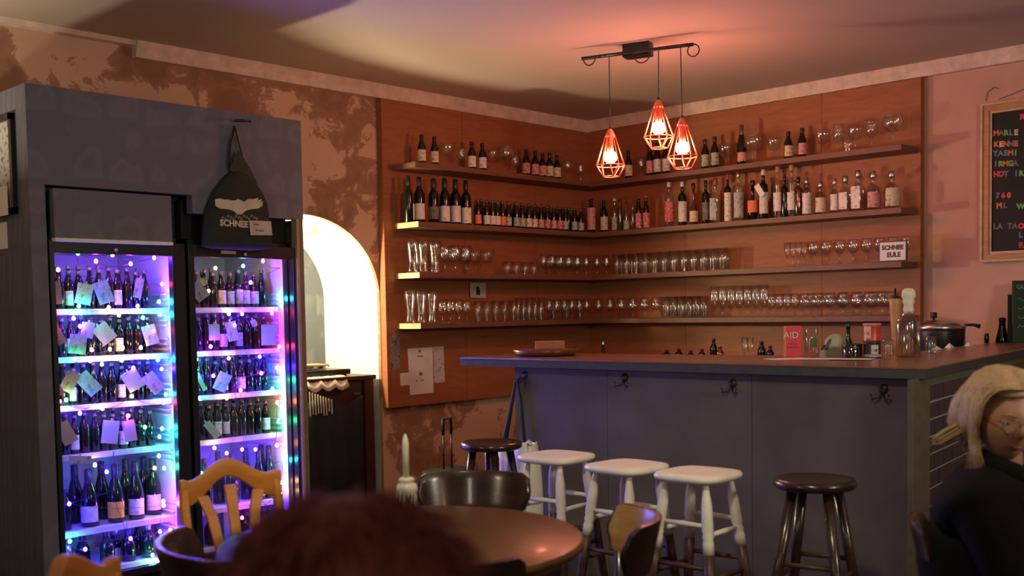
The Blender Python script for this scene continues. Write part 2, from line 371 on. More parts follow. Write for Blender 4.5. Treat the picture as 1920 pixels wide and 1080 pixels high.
def bottle(kind, h_, r, glass, loc, label=None, cap='crown', sq=False, lz=(.12, .50), half=1.15, turn=None, neck_label=None, name='bottle'):
    h_ = round(h_, 2) if h_ > .05 else h_; r = round(r, 3)
    key = (kind, h_, r, sq, glass.name)
    def mk():
        return MB().lathe([(1e-6, 0)] + [(r * a, h_ * b) for a, b in PROF[kind]] + [(1e-6, h_)], 12 if not sq else 20, shape=superell if sq else None).mesh('bottle', glass)
    rz = (AZ - math.pi / 2 if turn is None else turn) if not sq else (0 if turn is None else turn)
    o = put(name, lathe_mesh(key, mk), None, loc, 0, rz)
    if cap:
        z0 = NECK[kind] * h_; nr = (.50 if kind in ('beer', 'stubby') else .44) * r
        def mkc(): return MB().lathe([(nr, z0), (nr * 1.05, z0 + .002), (nr * .98, h_ - .002 + .003), (nr * .7, h_ + .004)], 12).mesh('cap', CAPS[cap])
        put('cap', lathe_mesh(('cap', kind, h_, r, cap), mkc), o)
    if label:
        base, ink, style = label
        mt = label_mat(base, ink, style); k2 = ('lab', h_, r, lz, half, sq, base, ink, style)
        def mkl(): return (flat_label(r, lz[0] * h_, lz[1] * h_, half) if sq else sheet(r + .0004, lz[0] * h_, lz[1] * h_, half)).mesh('paper_label', mt)
        put('paper_label', lathe_mesh(k2, mkl), o)
    if neck_label:
        def mkn(): return sheet(r * .50, h_ * .66, h_ * .80, 1.5).mesh('neck_label', label_mat(*neck_label))
        put('neck_label', lathe_mesh(('nl', h_, r, neck_label), mkn), o)
    return o
WHT = ((.72, .66, .62), (.25, .16, .14), 0); WHT2 = ((.74, .70, .66), (.40, .30, .28), 1); CRM = ((.66, .56, .40), (.35, .2, .12), 1)
YEL = ((.85, .48, .03), (.5, .3, .08), 0); ORG = ((.75, .20, .06), (.5, .14, .06), 0); GRN = ((.38, .40, .30), (.16, .2, .13), 1)
PNK = ((.62, .30, .28), (.35, .10, .1), 1); RED = ((.55, .10, .10), (.62, .5, .45), 1); GRY = ((.42, .44, .42), (.12, .13, .13), 1); DRK = ((.10, .08, .08), (.5, .45, .4), 0)
LED_LABELS = [WHT, WHT2, GRY, CRM, GRY, WHT2]

def fridge_row(fr, a, b, z, y, n, kind, h_, r, glass, labels, words_, shelf_word, frw, seed, caps=('crown',)):
    rr = random.Random(seed)
    for i in range(n):
        x = a + (b - a) * (i + .5) / n + rr.uniform(-.004, .004)
        lb = labels[i % len(labels)] if labels else None
        o = bottle(kind, h_ + rr.choice((-.01, 0, .01)), r, glass if not isinstance(glass, list) else rr.choice(glass), (x, y, z), lb, caps[i % len(caps)], turn=rr.uniform(-.5, .2) + (AZ - math.pi / 2) * .6, lz=(.10, .48))
        tag(o, f'{nth(i + 1)} {words_} on the {shelf_word} shelf of the fridge {frw}', 'bottle', f'{words_}s on the {shelf_word} shelf of the fridge {frw}')
FW = ('by the owl picture', 'by the arch'); SW = ['top', 'second', 'third', 'fourth', 'fifth', 'bottom']
for fi, (x0, x1) in enumerate(((2.225, 2.78), (2.975, 3.50))):
    seed = fi * 50
    for si in range(4):
        z = S_Z[si]; nb = 11 if fi == 0 else 10
        front = [None, None, WHT2, None, None] if fi == 0 else ([None, None, None, None, CRM, GRY, GRN, GRN, GRN, None] if si == 0 else [None, None, None, WHT2, WHT, None] if si == 3 else [None, None, None, None, WHT, None, GRY])
        hh = (.20, .19, .195, .19)[si]
        fridge_row(fi, x0, x1, z, 5.345, nb, 'beer' if si % 2 == 0 else 'stubby', hh, .0235, [BROWNG, BROWNG, BLACKG], front, 'front row beer bottle', SW[si], FW[fi], seed + si)
        fridge_row(fi, x0 + .02, x1 - .01, z, 5.41, nb - 1, 'beer', hh + .01, .0235, [BROWNG, BLACKG], None, 'rear row beer bottle', SW[si], FW[fi], seed + si + 10)
# fifth and bottom shelves: tall bottles, most of them big
def fb(fi, si, px, kind, h_, r, glass, lb, lab, cap='dark', lz=(.08, .36), yy=5.37, half=1.15):
    x = P(px, 900, y=yy).x; x = min(max(x, (2.215, 2.958)[fi] + r), (2.84, 3.532)[fi] - r)
    o = bottle(kind, h_, r, glass, (x, yy, S_Z[si]), lb, cap, lz=lz, half=half, turn=rad(-30)); return tag(o, lab, 'bottle', f'tall bottles on the {SW[si]} shelf of the fridge {FW[fi]}')
fb(0, 4, 121, 'stubby', .20, .026, BLACKG, None, 'small unlabelled dark bottle at the end of the fifth shelf by the owl picture')
fb(0, 4, 166, 'sekt', .295, .044, BLACKG, WHT, 'wine bottle with white label on the fifth shelf, beside the yellow-labelled one')
fb(0, 4, 216, 'sekt', .30, .044, GREENG, YEL, 'wine bottle with yellow orange label on the fifth fridge shelf')
fb(0, 4, 254, 'sekt', .305, .042, GREENG, WHT2, 'wine bottle with tall white label between the yellow label and the fridge wall')
fb(0, 4, 288, 'sekt', .30, .040, GREENG, ((.66, .6, .62), (.45, .3, .2), 1), 'last wine bottle on the fifth shelf, pale label lit by a warm bulb', yy=5.42)
for i, (px, g_) in enumerate(((140, BLACKG), (190, BLACKG), (236, GREENG), (270, BLACKG))):
    fb(0, 4, px, 'sekt', .30, .04, g_, None, f'{nth(i + 1)} dark unlabelled wine bottle in the rear row of the fifth shelf', yy=5.52)
for i, (px, h_, g_, lb) in enumerate(((122, .13, BLACKG, None), (150, .16, BLACKG, None), (196, .19, GREENG, None), (212, .17, GREENG, WHT), (236, .18, BLACKG, None), (256, .18, GREENG, None), (274, .19, GREENG, None), (296, .18, GREENG, YEL))):
    fb(0, 5, px, 'sekt', h_, .038, g_, lb, f'{nth(i + 1)} green wine bottle from the door hinge on the bottom shelf by the owl picture', 'silver' if i % 3 == 0 else 'dark', yy=5.36 + (i % 2) * .09)
for i, (px, h_, lb) in enumerate(((384, .27, None), (410, .29, None), (436, .28, None), (462, .29, None), (486, .28, GRY), (508, .30, None), (527, .30, WHT))):
    fb(1, 4, px, 'sekt', h_, .036, GREENG if i > 4 else BLACKG, lb, f'{nth(i + 1)} tall dark bottle behind the pine chair back, fifth shelf by the arch', yy=5.36 + (i % 2) * .08)
for i, (px, h_) in enumerate(((392, .17), (425, .18), (458, .17), (490, .18), (520, .18))):
    fb(1, 5, px, 'sekt', h_, .036, BLACKG, None, f'{nth(i + 1)} tall bottle on the bottom shelf of the fridge by the arch')
# blue carton low in the second fridge
bx = P(425, 1000, y=5.33).x
tag(MB().box((bx - .04, 5.29, S_Z[5]), (bx + .035, 5.32, S_Z[5] + .19)).build('carton', plain('blue_carton', (.12, .3, .6), .5), None, None, .002), 'tall pale blue carton low in the fridge behind the pine chair', 'carton')

# paper tags hung on the bottle necks
def hang_tag(px, py, wpx, hpx, tilt, lab, mat=None, y=5.262, fold=False):
    c = P(px, py, y=y); k = 5.27 / FPX; a, b = wpx * k / 2 * 1.02, hpx * k / 2 * .94
    m = MB().box((-a, -.0006, -b), (a, .0006, b)).box((-.004, -.0006, b), (.004, .0006, b + .012))
    o = m.build('paper_tag', mat or TAGM)
    o.matrix_world = Matrix.Translation(c) @ Matrix.Rotation(rad(-22), 4, 'Z') @ Matrix.Rotation(rad(tilt), 4, 'Y')
    return tag(o, lab, 'tag', 'paper tags hung in the fridges')
TAGM = label_mat((.52, .51, .50), (.20, .19, .20), 1); TAGP = plain('blank_tag', (.52, .51, .50), .7, var=.04); TAGY = label_mat((.75, .68, .42), (.4, .35, .25), 0)
T1 = 'on the {} shelf by the owl picture'
for a in ((104, 549, 20, 46, -4, 'first paper tag from the door edge ' + T1.format('top')), (158, 551, 28, 42, 12, 'green lit paper tag tilted outward ' + T1.format('top')), (194, 548, 28, 46, -18, 'larger green paper tag leaning inward ' + T1.format('top')), (260, 540, 15, 42, 12, 'narrow folded paper tag ' + T1.format('top')),
          (108, 626, 16, 44, -26, 'blue lit paper tag against the door edge ' + T1.format('second')), (146, 645, 30, 40, 7, 'pale printed square paper tag ' + T1.format('second')), (164, 619, 22, 32, 10, 'deep blue paper tag behind the pale one ' + T1.format('second')), (196, 625, 30, 40, -38, 'yellowish paper tag steeply turned ' + T1.format('second'), TAGY), (282, 628, 26, 42, -14, 'cyan lit paper tag by the ribbed side ' + T1.format('second')),
          (104, 723, 14, 44, -30, 'narrow paper tag against the door edge ' + T1.format('third')), (131, 716, 24, 42, 28, 'greenish paper tag leaning outward ' + T1.format('third')), (166, 719, 28, 48, -40, 'white paper tag leaning over the greenish one ' + T1.format('third')), (249, 713, 32, 42, -28, 'broad plain cream paper tag ' + T1.format('third'), TAGP), (288, 718, 26, 46, -36, 'bright green paper tag by the ribbed side ' + T1.format('third')),
          (124, 812, 26, 46, -26, 'lilac paper tag steeply tilted ' + T1.format('fourth'), TAGP), (207, 810, 30, 48, 8, 'broad lilac paper tag ' + T1.format('fourth'), TAGP), (243, 808, 23, 44, -8, 'bluish white paper tag ' + T1.format('fourth'), TAGP),
          (150, 862, 40, 16, 4, 'pale paper strip stuck under the fourth shelf by the owl picture'),
          (373, 546, 28, 40, -36, 'white printed paper tag turned sideways, top shelf of the fridge by the arch'), (381, 529, 12, 15, -32, 'small yellow paper tag, top shelf of the fridge by the arch', TAGY),
          (402, 623, 22, 36, 0, 'plain white paper tag hanging straight, second shelf by the arch', TAGP), (435, 621, 22, 44, -10, 'folded cream paper tag, second shelf by the arch'), (503, 628, 30, 48, 1, 'large lilac paper tag, second shelf by the arch', TAGP), (476, 606, 11, 16, -20, 'tiny blue paper tag above the labelled bottle, second shelf by the arch'),
          (417, 716, 27, 42, 26, 'printed lilac paper tag, third shelf by the arch'), (377, 716, 9, 42, -24, 'thin green lit paper tag, third shelf by the arch', TAGP),
          (398, 806, 16, 42, -36, 'long white paper tag, fourth shelf by the arch', TAGP)):
    hang_tag(*a)

# ------------------------------------------------------------------ strings of coloured lights in the fridges
B1 = [(245, 495, 'violet'), (180, 490, 'violet'), (150, 612, 'blue'), (250, 690, 'blue'), (150, 775, 'blue'), (240, 780, 'violet'), (200, 885, 'blue'), (245, 1010, 'blue'), (146, 475, 'cyan'), (211, 478, 'warm'), (289, 484, 'blue'), (109, 506, 'warm'), (304, 533, 'red'), (298, 566, 'cyan'), (258, 574, 'blue'), (204, 577, 'warm'), (148, 574, 'green'), (97, 594, 'red'), (138, 597, 'blue'), (152, 587, 'cyan'), (223, 591, 'warm'), (268, 596, 'cyan'), (300, 590, 'cyan'), (288, 621, 'red'), (264, 652, 'warm'), (230, 652, 'warm'), (206, 655, 'warm'), (172, 656, 'warm'), (140, 674, 'green'), (169, 677, 'blue'), (191, 683, 'warm'), (228, 676, 'warm'), (277, 671, 'blue'), (296, 675, 'cyan'), (303, 692, 'blue'), (311, 740, 'cyan'), (306, 755, 'red'), (247, 743, 'warm'), (192, 766, 'warm'), (175, 764, 'blue'), (124, 750, 'green'), (112, 753, 'red'),  # leading violet bulbs, here and below, are added to tint the fridge background
      (304, 804, 'cyan'), (299, 819, 'cyan'), (272, 801, 'green'), (298, 855, 'cyan'), (178, 872, 'warm'), (290, 878, 'warm'), (308, 878, 'green'), (130, 945, 'blue'), (307, 948, 'orange'), (306, 940, 'violet'), (300, 997, 'blue'), (319, 994, 'red'), (131, 1015, 'cyan'), (160, 1030, 'blue'), (286, 1041, 'green'), (297, 1055, 'warm'), (319, 1044, 'orange'), (240, 1075, 'violet')]
B2 = [(470, 530, 'violet'), (400, 705, 'blue'), (490, 700, 'violet'), (440, 610, 'blue'), (470, 880, 'blue'), (404, 503, 'warm'), (456, 499, 'green'), (493, 490, 'red'), (532, 500, 'green'), (391, 546, 'warm'), (429, 589, 'warm'), (454, 589, 'blue'), (510, 588, 'red'), (524, 560, 'cyan'), (524, 650, 'red'), (487, 669, 'blue'), (429, 672, 'warm'), (368, 674, 'green'), (368, 694, 'cyan'), (395, 650, 'violet'), (451, 732, 'violet'), (511, 729, 'cyan'), (523, 714, 'green'), (519, 690, 'blue'), (425, 747, 'warm'), (374, 747, 'green'), (520, 755, 'orange'), (522, 791, 'green'), (519, 835, 'orange'), (479, 843, 'blue'), (454, 843, 'blue'), (425, 850, 'red'), (402, 840, 'warm'), (378, 888, 'green'), (533, 864, 'cyan'), (528, 905, 'warm'), (526, 925, 'warm'), (454, 971, 'red'), (500, 990, 'blue'), (530, 975, 'violet'), (470, 905, 'violet')]
for nm, BL, lab in (('string_lights', B1, 'string of coloured bulbs wound through the fridge by the owl picture'), ('string_lights', B2, 'string of coloured bulbs wound through the fridge by the arch')):
    pts = []
    for i, (u, v, c) in enumerate(BL):
        pts.append(P(u, v, y=5.258))
    root = empty(nm, pts[0]); tag(root, lab, 'string lights', 'fridge string lights')
    wire = []
    for a, b in zip(pts, pts[1:]):
        for k in range(6):
            t = k / 6; q = a.lerp(b, t); q.z -= .02 * math.sin(math.pi * t); q.y += .014; wire.append(q)
    child(MB().tube(wire, .0011, 4), 'wire', MATTE, root)
    for p, (u, v, c) in zip(pts, BL):
        big = 1.25 if c in ('blue', 'cyan', 'violet') else .95 if c != 'warm' else .8
        me = lathe_mesh(('led', c), lambda: MB().lathe([(1e-6, -.010), (.007, -.006), (.009, .001), (.006, .008), (1e-6, .012)], 8).mesh('bulb', emis('led_' + c, LED[c], LED_L * big)))
        o = put('bulb', me, root, p - pts[0])
# ------------------------------------------------------------------ apron bag hanging on the housing
CLOTH = plain('dark_green_canvas', (.016, .021, .014), .9); PRINT = plain('cream_print', (.50, .47, .34), .8)
def onf(u, v, y=HY - .06): return P(u, v, y=y)
bag = empty('canvas_bag', onf(450, 465)); tag(bag, 'black canvas bag printed with a white owl, hanging on the papered housing', 'bag')
out = [(437, 322), (448, 318), (462, 322), (480, 338), (495, 356), (506, 382), (511, 420), (514, 452), (517, 466), (480, 469), (440, 467), (405, 466), (386, 462), (387, 430), (389, 402), (397, 378), (410, 352), (424, 334)]
pp = [onf(*q) for q in out]; cx = sum(p.x for p in pp) / len(pp); cz = sum(p.z for p in pp) / len(pp)
m = MB(); rings = []
for k, (s_, y) in enumerate(((1, HY - .012), (1.0, HY - .035), (.93, HY - .056), (.6, HY - .064), (.02, HY - .066))):
    rings.append([(cx + (p.x - cx) * s_, y, cz + (p.z - cz) * s_) for p in pp])
vs_ = [q for r_ in rings for q in r_]; n = len(pp)
m.add(vs_, [(i * n + k, i * n + (k + 1) % n, (i + 1) * n + (k + 1) % n, (i + 1) * n + k) for i in range(4) for k in range(n)] + [tuple(range(n))], 0, True)
child(m, 'body', CLOTH, bag)
child(MB().tube([onf(440, 236, HY - .03), onf(446, 262, HY - .03), onf(454, 292, HY - .03), onf(446, 322, HY - .03)], .012, 6, flat=(1, .35)), 'strap', CLOTH, bag)
child(MB().tube([onf(440, 236, HY - .02), onf(432, 270, HY - .02), onf(430, 305, HY - .02), onf(432, 330, HY - .02)], .012, 6, flat=(1, .35)), 'strap', CLOTH, bag)
child(MB().prism([(a, b) for a, b in [(447, 280), (470, 318), (484, 345), (452, 335), (430, 318)]], lambda a, b, t: tuple(onf(a, b, t)), HY - .04, HY - .015), 'gusset', plain('green_canvas', (.03, .042, .025), .9), bag)
bird = [(403, 374), (404, 386), (412, 391), (425, 392), (435, 394), (441, 398), (445, 402), (453, 402), (457, 398), (463, 394), (474, 392), (484, 391), (492, 386), (493, 377), (488, 380), (491, 373), (483, 376), (485, 371), (476, 373), (466, 373), (458, 378), (451, 375), (446, 373), (441, 376), (436, 376), (428, 374), (420, 374), (412, 372)]
m = MB(); m.prism(bird, lambda a, b, t: tuple(onf(a - (a - 448) * .0, b, t)), HY - .0685, HY - .066)
child(m, 'owl_print', PRINT, bag)
m = MB()
for k in range(14):
    u = 415 + k * 4.9; v = 407 + 3 * math.sin(k * 2.1)
    m.prism([(u, v), (u + 4, v - 3), (u + 6, v + 1), (u + 2, v + 4)], lambda a, b, t: tuple(onf(a, b, t)), HY - .0685, HY - .066)
o = child(m, 'branch_print', plain('faint_print', (.16, .15, .11), .8), bag); o['kind'] = 'stuff'
text('lettering', 'SCHNEE EULE', .047, PRINT, bag, Matrix.Translation(onf(457, 421, HY - .068)) @ Matrix.Rotation(rad(1), 4, 'Y') @ RY, bold=.002)
m = MB().prism([(467, 413), (508, 415), (511, 441), (470, 441)], lambda a, b, t: tuple(onf(a, b, t)), HY - .074, HY - .072)
card = tag(m.build('price_card', plain('grey_card', (.42, .40, .36), .7)), 'small grey handwritten card pinned over the bag lettering', 'card')
for k, (u, v, w_) in enumerate(((480, 421, .035), (487, 432, .05))):
    scribble('handwriting', w_, .014, MATTE, card, Matrix.Translation(onf(u, v, HY - .0745)), k)
m = MB().tube([onf(455, 225, HY), onf(455, 225, HY - .05)], .006, 8).tube([onf(441, 226, HY - .05), onf(470, 227, HY - .05)], .0065, 8)
tag(m.build('coat_hook', BLACK), 'black hook rod the canvas bag hangs from', 'hook')

# owl picture and papers on the side of the housing
def onside(u, v, x=HX0 - .012): return P(u, v, x=x)
pic = empty('framed_picture', onside(5, 400)); tag(pic, 'black and white owl photograph in black frame on the housing side', 'picture')
a, b = onside(30, 400), onside(14, 215)
yy0, z0_, z1_ = onside(30, 402).y, a.z, onside(20, 212).z
child(MB().box((HX0 - .022, yy0, z0_), (HX0, yy0 + .030, z1_)).box((HX0 - .022, yy0, z1_ - .03), (HX0, yy0 + .5, z1_)).box((HX0 - .022, yy0, z0_), (HX0, yy0 + .5, z0_ + .03)).box((HX0 - .022, yy0 + .47, z0_), (HX0, yy0 + .5, z1_)), 'frame', BLACK, pic)
child(MB().box((HX0 - .012, yy0 + .03, z0_ + .03), (HX0 - .002, yy0 + .47, z1_ - .03)), 'photo_print', label_mat((.45, .44, .42), (.06, .06, .06), 1), pic)
m = MB().prism([(2, 378), (0, 406), (-20, 410), (-20, 350)], lambda a, b, t: tuple(onside(a, b, t)), HX0 - .030, HX0 - .028)
p1 = P(15, 395, x=HX0 - .03)
tag(MB().box((HX0 - .031, p1.y, p1.z - .02), (HX0 - .029, p1.y + .16, p1.z + .12)).build('paper_note', PAPER), 'white note tucked in front of the owl picture', 'paper')
p1 = P(14, 466, x=HX0 - .004)
tag(MB().box((HX0 - .004, p1.y, p1.z), (HX0 - .001, p1.y + .15, p1.z + .13)).build('paper_note', PAPER), 'white sheet taped below the owl picture', 'paper')

# ------------------------------------------------------------------ inside the bright arch
point('niche_lamp', (3.84, 6.16, 1.66), 125, (1, .84, .55), .05)
m = MB().lathe([(.05, 0), (.085, .02), (.10, .07), (.085, .12), (.04, .14)], 16, P(578, 440, y=6.3))
lamp = tag(m.build('hanging_lamp', plain('opal_shade', (.55, .45, .22), .4, emit=((1, .78, .35), .5))), 'small dim yellow shade hanging inside the bright arch', 'lamp')
DRES = wood('dresser_wood', (.035, .015, .008), (.07, .03, .017), .5)
dx0, dx1, dy0, dz = 3.66, 4.80, 5.985, P(640, 706, y=6.02).z
dr = empty('dresser', ((dx0 + dx1) / 2, 6.25, 0)); tag(dr, 'dark wooden dresser standing in the lit arch recess', 'dresser')
child(MB().box((dx0, dy0 + .02, .06), (dx1 - .02, 6.5, dz - .03)), 'body', DRES, dr)
child(MB().box((dx0, dy0 - .015, dz - .03), (dx1, 6.5, dz)), 'top', DRES, dr, .005)
child(MB().box((dx1 - .10, dy0 - .005, .0), (dx1 - .02, dy0 + .05, dz - .03)), 'corner_post', DRES, dr)
for k in range(3):
    z = dz - .23 - k * .24
    d = child(MB().box((dx0 + .04, dy0 + .005, z), (dx1 - .115, dy0 + .03, z + .19)), 'drawer', DRES, dr, .004)
    child(MB().box((4.60, dy0 - .012, z + .10), (4.66, dy0 + .005, z + .112)), 'handle', STEEL, d)
m = MB()                                                     # black cloth hanging over the dresser's front
cols = 18
vs_ = []; zs = [dz - .16, dz - .4, .35, .03]
for z in zs:
    for k in range(cols + 1):
        x = 4.18 + .47 * k / cols; vs_.append((x, dy0 - .045 - .012 * math.sin(k * 1.3) * (1 if z < dz - .2 else .4), z + (.03 * math.sin(k * .4) if z > .4 else 0)))
m.add(vs_, [(r_ * (cols + 1) + k, r_ * (cols + 1) + k + 1, (r_ + 1) * (cols + 1) + k + 1, (r_ + 1) * (cols + 1) + k) for r_ in range(3) for k in range(cols)], 0, True)
o = m.build('cloth', plain('black_cloth', (.012, .013, .014), .95)); o.modifiers.new('s', 'SOLIDIFY').thickness = .008
tag(o, 'black cloth draped down the dresser front in the arch', 'cloth')
rp = empty('record_player', (P(612, 700, y=6.2).x, 6.2, dz)); tag(rp, 'black flat record player on top of the dresser', 'record player')
child(MB().box((4.02, 6.05, dz + .012), (P(653, 697, y=6.08).x, 6.36, dz + .05)), 'plinth', BLACK, rp, .006)
child(MB().lathe([(.14, 0), (.145, .004), (.14, .012)], 24, (4.24, 6.2, dz + .05)), 'platter', BLACK, rp)
child(MB().tube([(4.56, 6.30, dz + .075), (4.55, 6.2, dz + .08), (4.50, 6.12, dz + .07)], .005, 6).lathe([(.02, 0), (.02, .03)], 10, (4.56, 6.30, dz + .05)), 'tone_arm', BLACK, rp)
for q in ((4.06, 6.08), (4.60, 6.08), (4.06, 6.33), (4.60, 6.33)): child(MB().lathe([(.018, 0), (.018, .012)], 10, (q[0], q[1], dz)), 'foot', BLACK, rp)
for k, (x, y, rz, c, lab) in enumerate(((4.22, 6.20, .1, (.72, .7, .62), 'pale booklet lying flat on the record player'), (4.34, 6.19, -.2, (.55, .25, .12), 'thin orange brown booklet on top of the pale booklet'))):
    tag(MB().box((-.14, -.1, 0), (.14, .1, .012)).build('booklet', plain('booklet%d' % k, c, .7), None, (x, y, dz + .0635 + k * .0125), .001, rz), lab, 'booklet')
m = MB(); vs_ = []
for j in range(7):
    for k in range(13):
        x = 4.20 + .34 * k / 12; y = 5.955 + .09 * j / 6
        z = dz + .007 + .004 * math.sin(k * 1.9 + j) if j > 1 else dz - .06 * (2 - j) / 2 - .03 * abs(math.sin(k * .8))
        vs_.append((x, y - (.014 if j < 2 else 0), z))
m.add(vs_, [(j * 13 + k, j * 13 + k + 1, (j + 1) * 13 + k + 1, (j + 1) * 13 + k) for j in range(6) for k in range(12)], 0, True)
o = m.build('cloth', plain('pale_cloth', (.55, .48, .38), .9)); o.modifiers.new('s', 'SOLIDIFY').thickness = .004
tag(o, 'crumpled cream cloth hanging over the front edge of the dresser top', 'cloth')
m = MB(); rr = random.Random(3)
for k in range(9):
    x = 4.19 + k * .022; m.box((x, dy0 - .066, dz - .25 + rr.uniform(0, .03)), (x + .009, dy0 - .060, dz - .08 - k * .008))
tag(m.build('fringed_paper', plain('cream_paper', (.5, .46, .38), .8)), 'fringed cream papers hanging above the black cloth in the arch', 'paper')

# ------------------------------------------------------------------ plywood racks with shelves
YB, XB = 5.90, 7.10                       # front of the plywood boards
SZ = [2.395, 1.985, 1.632, 1.277]; SD = .25; ST = .038
LX0 = 4.845; RYE = 3.03
lr = empty('wall_rack', (5.9, YB, 0)); tag(lr, 'reddish plywood rack with four shelves on the wall beside the arch', 'rack', 'plywood bottle racks')
for a, b in ((LX0, 5.62), (5.623, 6.42), (6.423, XW - .002)):
    child(MB().box((a, YB, .68), (b, YW - .001, 2.853)), 'back_panel', BOARD, lr)
rrk = empty('wall_rack', (XB, 4.3, 0)); tag(rrk, 'reddish plywood rack with four shelves on the wall behind the bar', 'rack', 'plywood bottle racks')
for a, b in ((RYE, 3.745), (3.748, 4.92), (4.923, YB - .001)):
    child(MB().box((XB, a, .68), (XW - .001, b, 2.853)), 'back_panel', BOARD, rrk)
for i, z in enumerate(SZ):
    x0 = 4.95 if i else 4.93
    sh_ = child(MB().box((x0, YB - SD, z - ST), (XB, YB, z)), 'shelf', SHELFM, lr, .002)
    if i: child(MB().box((x0 - .004, YB - SD, z - ST), (x0, YB, z)), 'painted_lit_end', plain('arch_lit_end', (.62, .48, .24), .6), sh_)['label'] = 'shelf end coloured pale for the arch light'  # arch light falling on the shelf ends, put in as a pale colour
    child(MB().box((XB - SD, 3.05, z - ST), (XB, YB - SD - .001, z)), 'shelf', SHELFM, rrk, .002)

# glasses
def gl(key, prof, n=20):
    return lathe_mesh(('glass', key), lambda: MB().lathe(prof, n).mesh('glass_' + key, GLASS))
def cup(pts, t=.0022):
    """outer profile up, inner profile down"""
    return [(1e-6, 0)] + pts + [(r - t, z) for r, z in reversed(pts) if z > pts[0][1] + .006 and r - t > .002] + [(1e-6, max(.008, [z for r, z in pts if r > .02][0] + .008))]
def tumbler(h_, r0, r1): return [(1e-6, 0), (r0, 0), (r0 + .001, .004), ((r0 + r1) / 2, h_ / 2), (r1, h_), (r1 - .002, h_), ((r0 + r1) / 2 - .002, h_ / 2), (r0 - .002, .012), (1e-6, .012)]
def stem(h_, rf, rb, hs, shape='tulip'):
    base = [(1e-6, 0), (rf, 0), (rf, .003), (.006, .012), (.004, hs * .5), (.005, hs - .006)]
    hb = h_ - hs
    S = {'tulip': [(.45, .04), (.86, .2), (1, .42), (.92, .7), (.78, 1)], 'snifter': [(.5, .03), (.95, .2), (1.05, .42), (.9, .72), (.7, 1)], 'coupe': [(.5, .08), (.85, .3), (1, .7), (1.02, 1)], 'flute': [(.4, .05), (.7, .2), (.9, .5), (.92, 1)], 'globe': [(.5, .04), (.95, .25), (1.1, .5), (1, .8), (.85, 1)]}[shape]
    out_ = [(rb * a, hs + hb * b) for a, b in S]
    return base + out_ + [(r - .002, z) for r, z in reversed(out_)] + [(1e-6, hs + .006)]
def weizen(h_): return [(1e-6, 0), (.034, 0), (.034, .02), (.026, .05), (.026, .09), (.034, h_ * .66), (.040, h_ * .82), (.037, h_), (.035, h_), (.038, h_ * .82), (.032, h_ * .66), (.023, .09), (.023, .06), (1e-6, .05)]
GP = {'weizen': (weizen(.235), .04), 'pint': (tumbler(.165, .030, .040), .04), 'stange': (tumbler(.175, .026, .029), .03), 'willi': (tumbler(.155, .028, .037), .04), 'low': (tumbler(.10, .036, .040), .04),
      'tulip': (stem(.205, .038, .040, .08), .04), 'tulip_s': (stem(.165, .034, .036, .055), .036), 'snifter': (stem(.165, .036, .043, .06, 'snifter'), .045), 'goblet': (stem(.175, .042, .055, .075, 'coupe'), .055),
      'bigcoupe': (stem(.215, .042, .062, .10, 'globe'), .066), 'flute': (stem(.175, .028, .026, .06, 'flute'), .028), 'wine': (stem(.17, .034, .038, .075, 'globe'), .042), 'tall': (stem(.235, .036, .038, .06, 'tulip'), .038)}
WORD = {'weizen': 'tall waisted wheat beer glass', 'pint': 'flared beer tumbler', 'stange': 'slim straight beer glass', 'willi': 'plain beer tumbler', 'low': 'low tumbler', 'tulip': 'big stemmed tulip glass', 'tulip_s': 'small stemmed tulip glass',
        'snifter': 'round bellied stemmed glass', 'goblet': 'wide stemmed goblet', 'bigcoupe': 'very wide balloon glass', 'flute': 'slim stemmed flute', 'wine': 'short stemmed wine glass', 'tall': 'tall stemmed beer glass'}
SHW = ['top', 'second', 'third', 'lowest']
CNT = {}
def glass(kind, wall, si, px, back=.13):
    """wall 0: rack beside the arch; wall 1: rack behind the bar"""
    z = SZ[si]
    loc = P(px, 400, y=YB - back) if wall == 0 else P(px, 400, x=XB - back); loc.z = z
    o = put('drinking_glass', gl(kind, GP[kind][0]), None, loc)
    k = (wall, si, kind, back < .10); CNT[k] = CNT.get(k, 0) + 1
    wh = ('beside the arch', 'behind the bar')[wall]; row = 'rear ' if back < .10 else ''
    tag(o, f'{nth(CNT[k])} {row}{WORD[kind]} on the {SHW[si]} shelf, rack {wh}', 'glass', f'{WORD[kind]}es on the {SHW[si]} shelf {wh}')
    return o
def row(kind, wall, si, x0, x1, n, back=.13):
    for i in range(n): glass(kind, wall, si, x0 + (x1 - x0) * i / max(1, n - 1), back)
# third shelf
row('weizen', 0, 2, 771, 812, 3, .16); row('weizen', 0, 2, 783, 817, 2, .07)
row('tulip', 0, 2, 832, 872, 3, .17); row('tulip', 0, 2, 845, 875, 2, .07)
row('goblet', 0, 2, 890, 912, 2, .16)
row('low', 0, 2, 950, 1000, 4, .15)
row('tulip_s', 0, 2, 1018, 1098, 6, .17); row('tulip_s', 0, 2, 1028, 1080, 4, .08)
row('tulip_s', 1, 2, 1118, 1136, 2, .16)
row('pint', 1, 2, 1156, 1354, 12, .19); row('pint', 1, 2, 1164, 1360, 11, .08)
row('flute', 1, 2, 1476, 1508, 4, .15)
row('wine', 1, 2, 1524, 1700, 8, .16)
